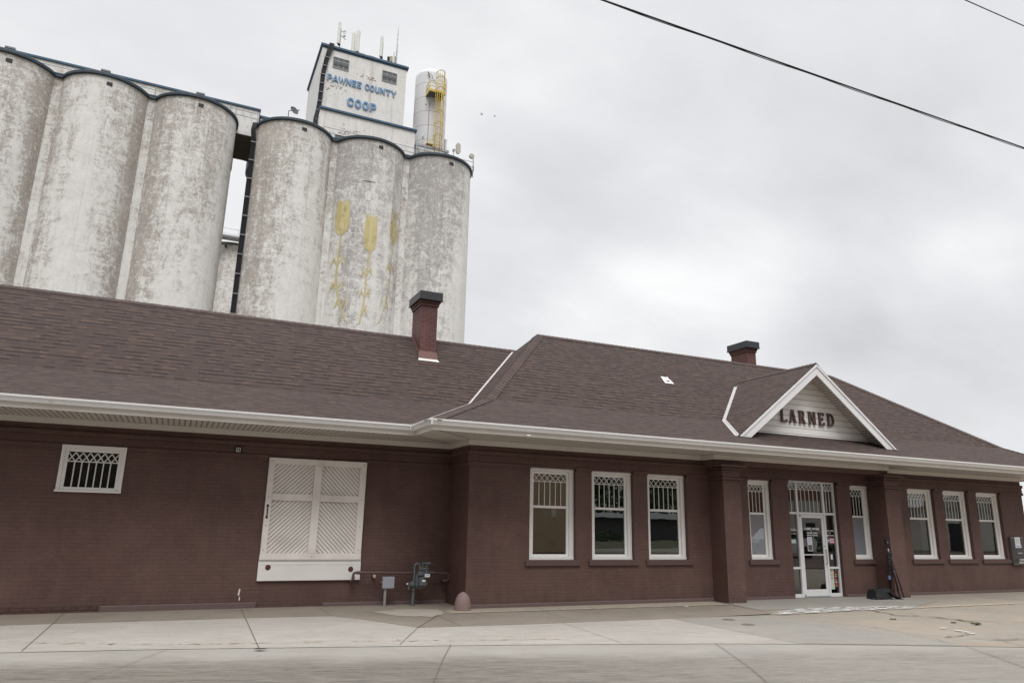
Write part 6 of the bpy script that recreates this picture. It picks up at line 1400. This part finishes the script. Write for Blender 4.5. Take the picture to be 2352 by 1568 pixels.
# parked vehicles, shrubs, storefront and stop sign
t = thing('white_storefront', 'narrow white rendered shopfront in front of the brick building across the street', 'building', (53, -19, 0))
b = MB(); b.box(50.5, 54.2, -19.9, -18.6, GZ, 4.2); b.build('wall', paint('white_render', (.55, .52, .50), .8, dirt=.2), t); b = MB(); b.box(51.5, 52.6, -18.62, -18.57, GZ, 2.3); b.build('door', M_black, t)
def shrub(x, y, h, r_, seed, lab):
    rnd = random.Random(seed); b = MB()
    for q in range(900):
        d = Vector((rnd.gauss(0, 1), rnd.gauss(0, 1), abs(rnd.gauss(0, 1)))).normalized(); c = Vector((x+d.x*r_*rnd.uniform(.6, 1.05), y+d.y*r_*.7*rnd.uniform(.6, 1.05), GZ+d.z*h*rnd.uniform(.5, 1.05)))
        u_ = Vector((rnd.gauss(0, 1), rnd.gauss(0, 1), rnd.gauss(0, 1))).normalized()*rnd.uniform(.05, .14); v_ = d.cross(u_).normalized()*rnd.uniform(.04, .1); b.face([c-u_, c+v_, c+u_, c-v_])
    tag(b.build('shrub', M_leaf, recalc=False), lab, 'shrub', 'shrubs across the street')
shrub(49.3, -15.5, 1.5, 1.6, 1, 'round green shrub before the white shopfront across the street'); shrub(37, -34, 1.4, 1.8, 2, 'green shrub by the stop sign across the street'); shrub(44, -40, 1.2, 2.4, 3, 'low wide shrub before the dark shed across the street'); shrub(33.5, -38, 1.0, 1.5, 4, 'small shrub beside the parked utility vehicle across the street')
t = thing('white_suv', 'white parked sport utility vehicle across the street mirrored in the entrance', 'car', (35.2, -5.5, GZ))
pr = [(-2.3, .35), (-2.35, .85), (-2.2, 1.08), (-1.2, 1.15), (-.5, 1.72), (1.9, 1.78), (2.25, 1.15), (2.35, .9), (2.3, .38)]
b = MB(); b.prism([(35.2+p[0], p[1]) for p in pr], 'y', -6.4, -4.6); b.build('body', M_tank, t)
b = MB(); b.prism([(35.2+p[0], p[1]) for p in [(-1.0, 1.18), (-.45, 1.64), (1.8, 1.68), (2.05, 1.18)]], 'y', -4.6, -4.58); b.build('side_window', M_black, t)
for wx in (33.7, 36.7):
    for wy in (-4.5, -6.25): b = MB(); b.lathe((wx, wy, .33), [(0, -.02), (.2, 0), (.37, .02), (.37, .2), (0, .2)], 18, axis='y'); b.build('wheel', M_black, t)
t = thing('parked_car', 'dark parked utility vehicle across the street mirrored in the middle window', 'car', (39, -44, GZ))
pr = [(-2.2, .35), (-2.25, .8), (-2.1, 1.05), (-1.1, 1.12), (-.55, 1.65), (1.3, 1.7), (2.0, 1.15), (2.25, 1.0), (2.25, .4)]
b = MB(); b.prism([(39+p[0], p[1]) for p in pr], 'y', -44.9, -43.1); b.build('body', M_dark, t)
b = MB(); b.prism([(39+p[0], p[1]) for p in [(-.95, 1.12), (-.5, 1.58), (1.2, 1.62), (1.75, 1.14)]], 'y', -43.1, -43.08); b.build('side_window', M_glass, t)
for wx in (37.55, 40.4):
    for wy in (-43.05, -44.75): b = MB(); b.lathe((wx, wy, .33), [(0, -.02), (.2, 0), (.36, .02), (.36, .2), (0, .2)], 18, axis='y'); b.build('wheel', M_black, t)
t = thing('stop_sign', 'red octagonal stop sign on a post across the street mirrored in the third window', 'sign', (30, -24, GZ))
b = MB(); b.prism([(30+.38*math.cos(PI/8+q*PI/4), 2.2+.38*math.sin(PI/8+q*PI/4)) for q in range(8)], 'y', -24.02, -24.0); b.build('plate', M_red, t); b = MB(); b.tube([(30, -24.05, GZ), (30, -24.05, 2.5)], .03, 6); b.build('post', M_galv, t)
o = text_mesh('stop_lettering', 'STOP', -30, 2.1, 0, .28, M_sticker, None); me = o.data
bb = MB(); bb.mesh([Vector((-(v.co.x+o.location.x), -23.995+.0*v.co.y, v.co.z+o.location.z)) for v in me.vertices], [list(p.vertices) for p in me.polygons if abs(p.normal.y) > .5][:0] or [list(p.vertices) for p in me.polygons]); bpy.data.objects.remove(o); bb.build('stop_lettering', M_sticker, t)
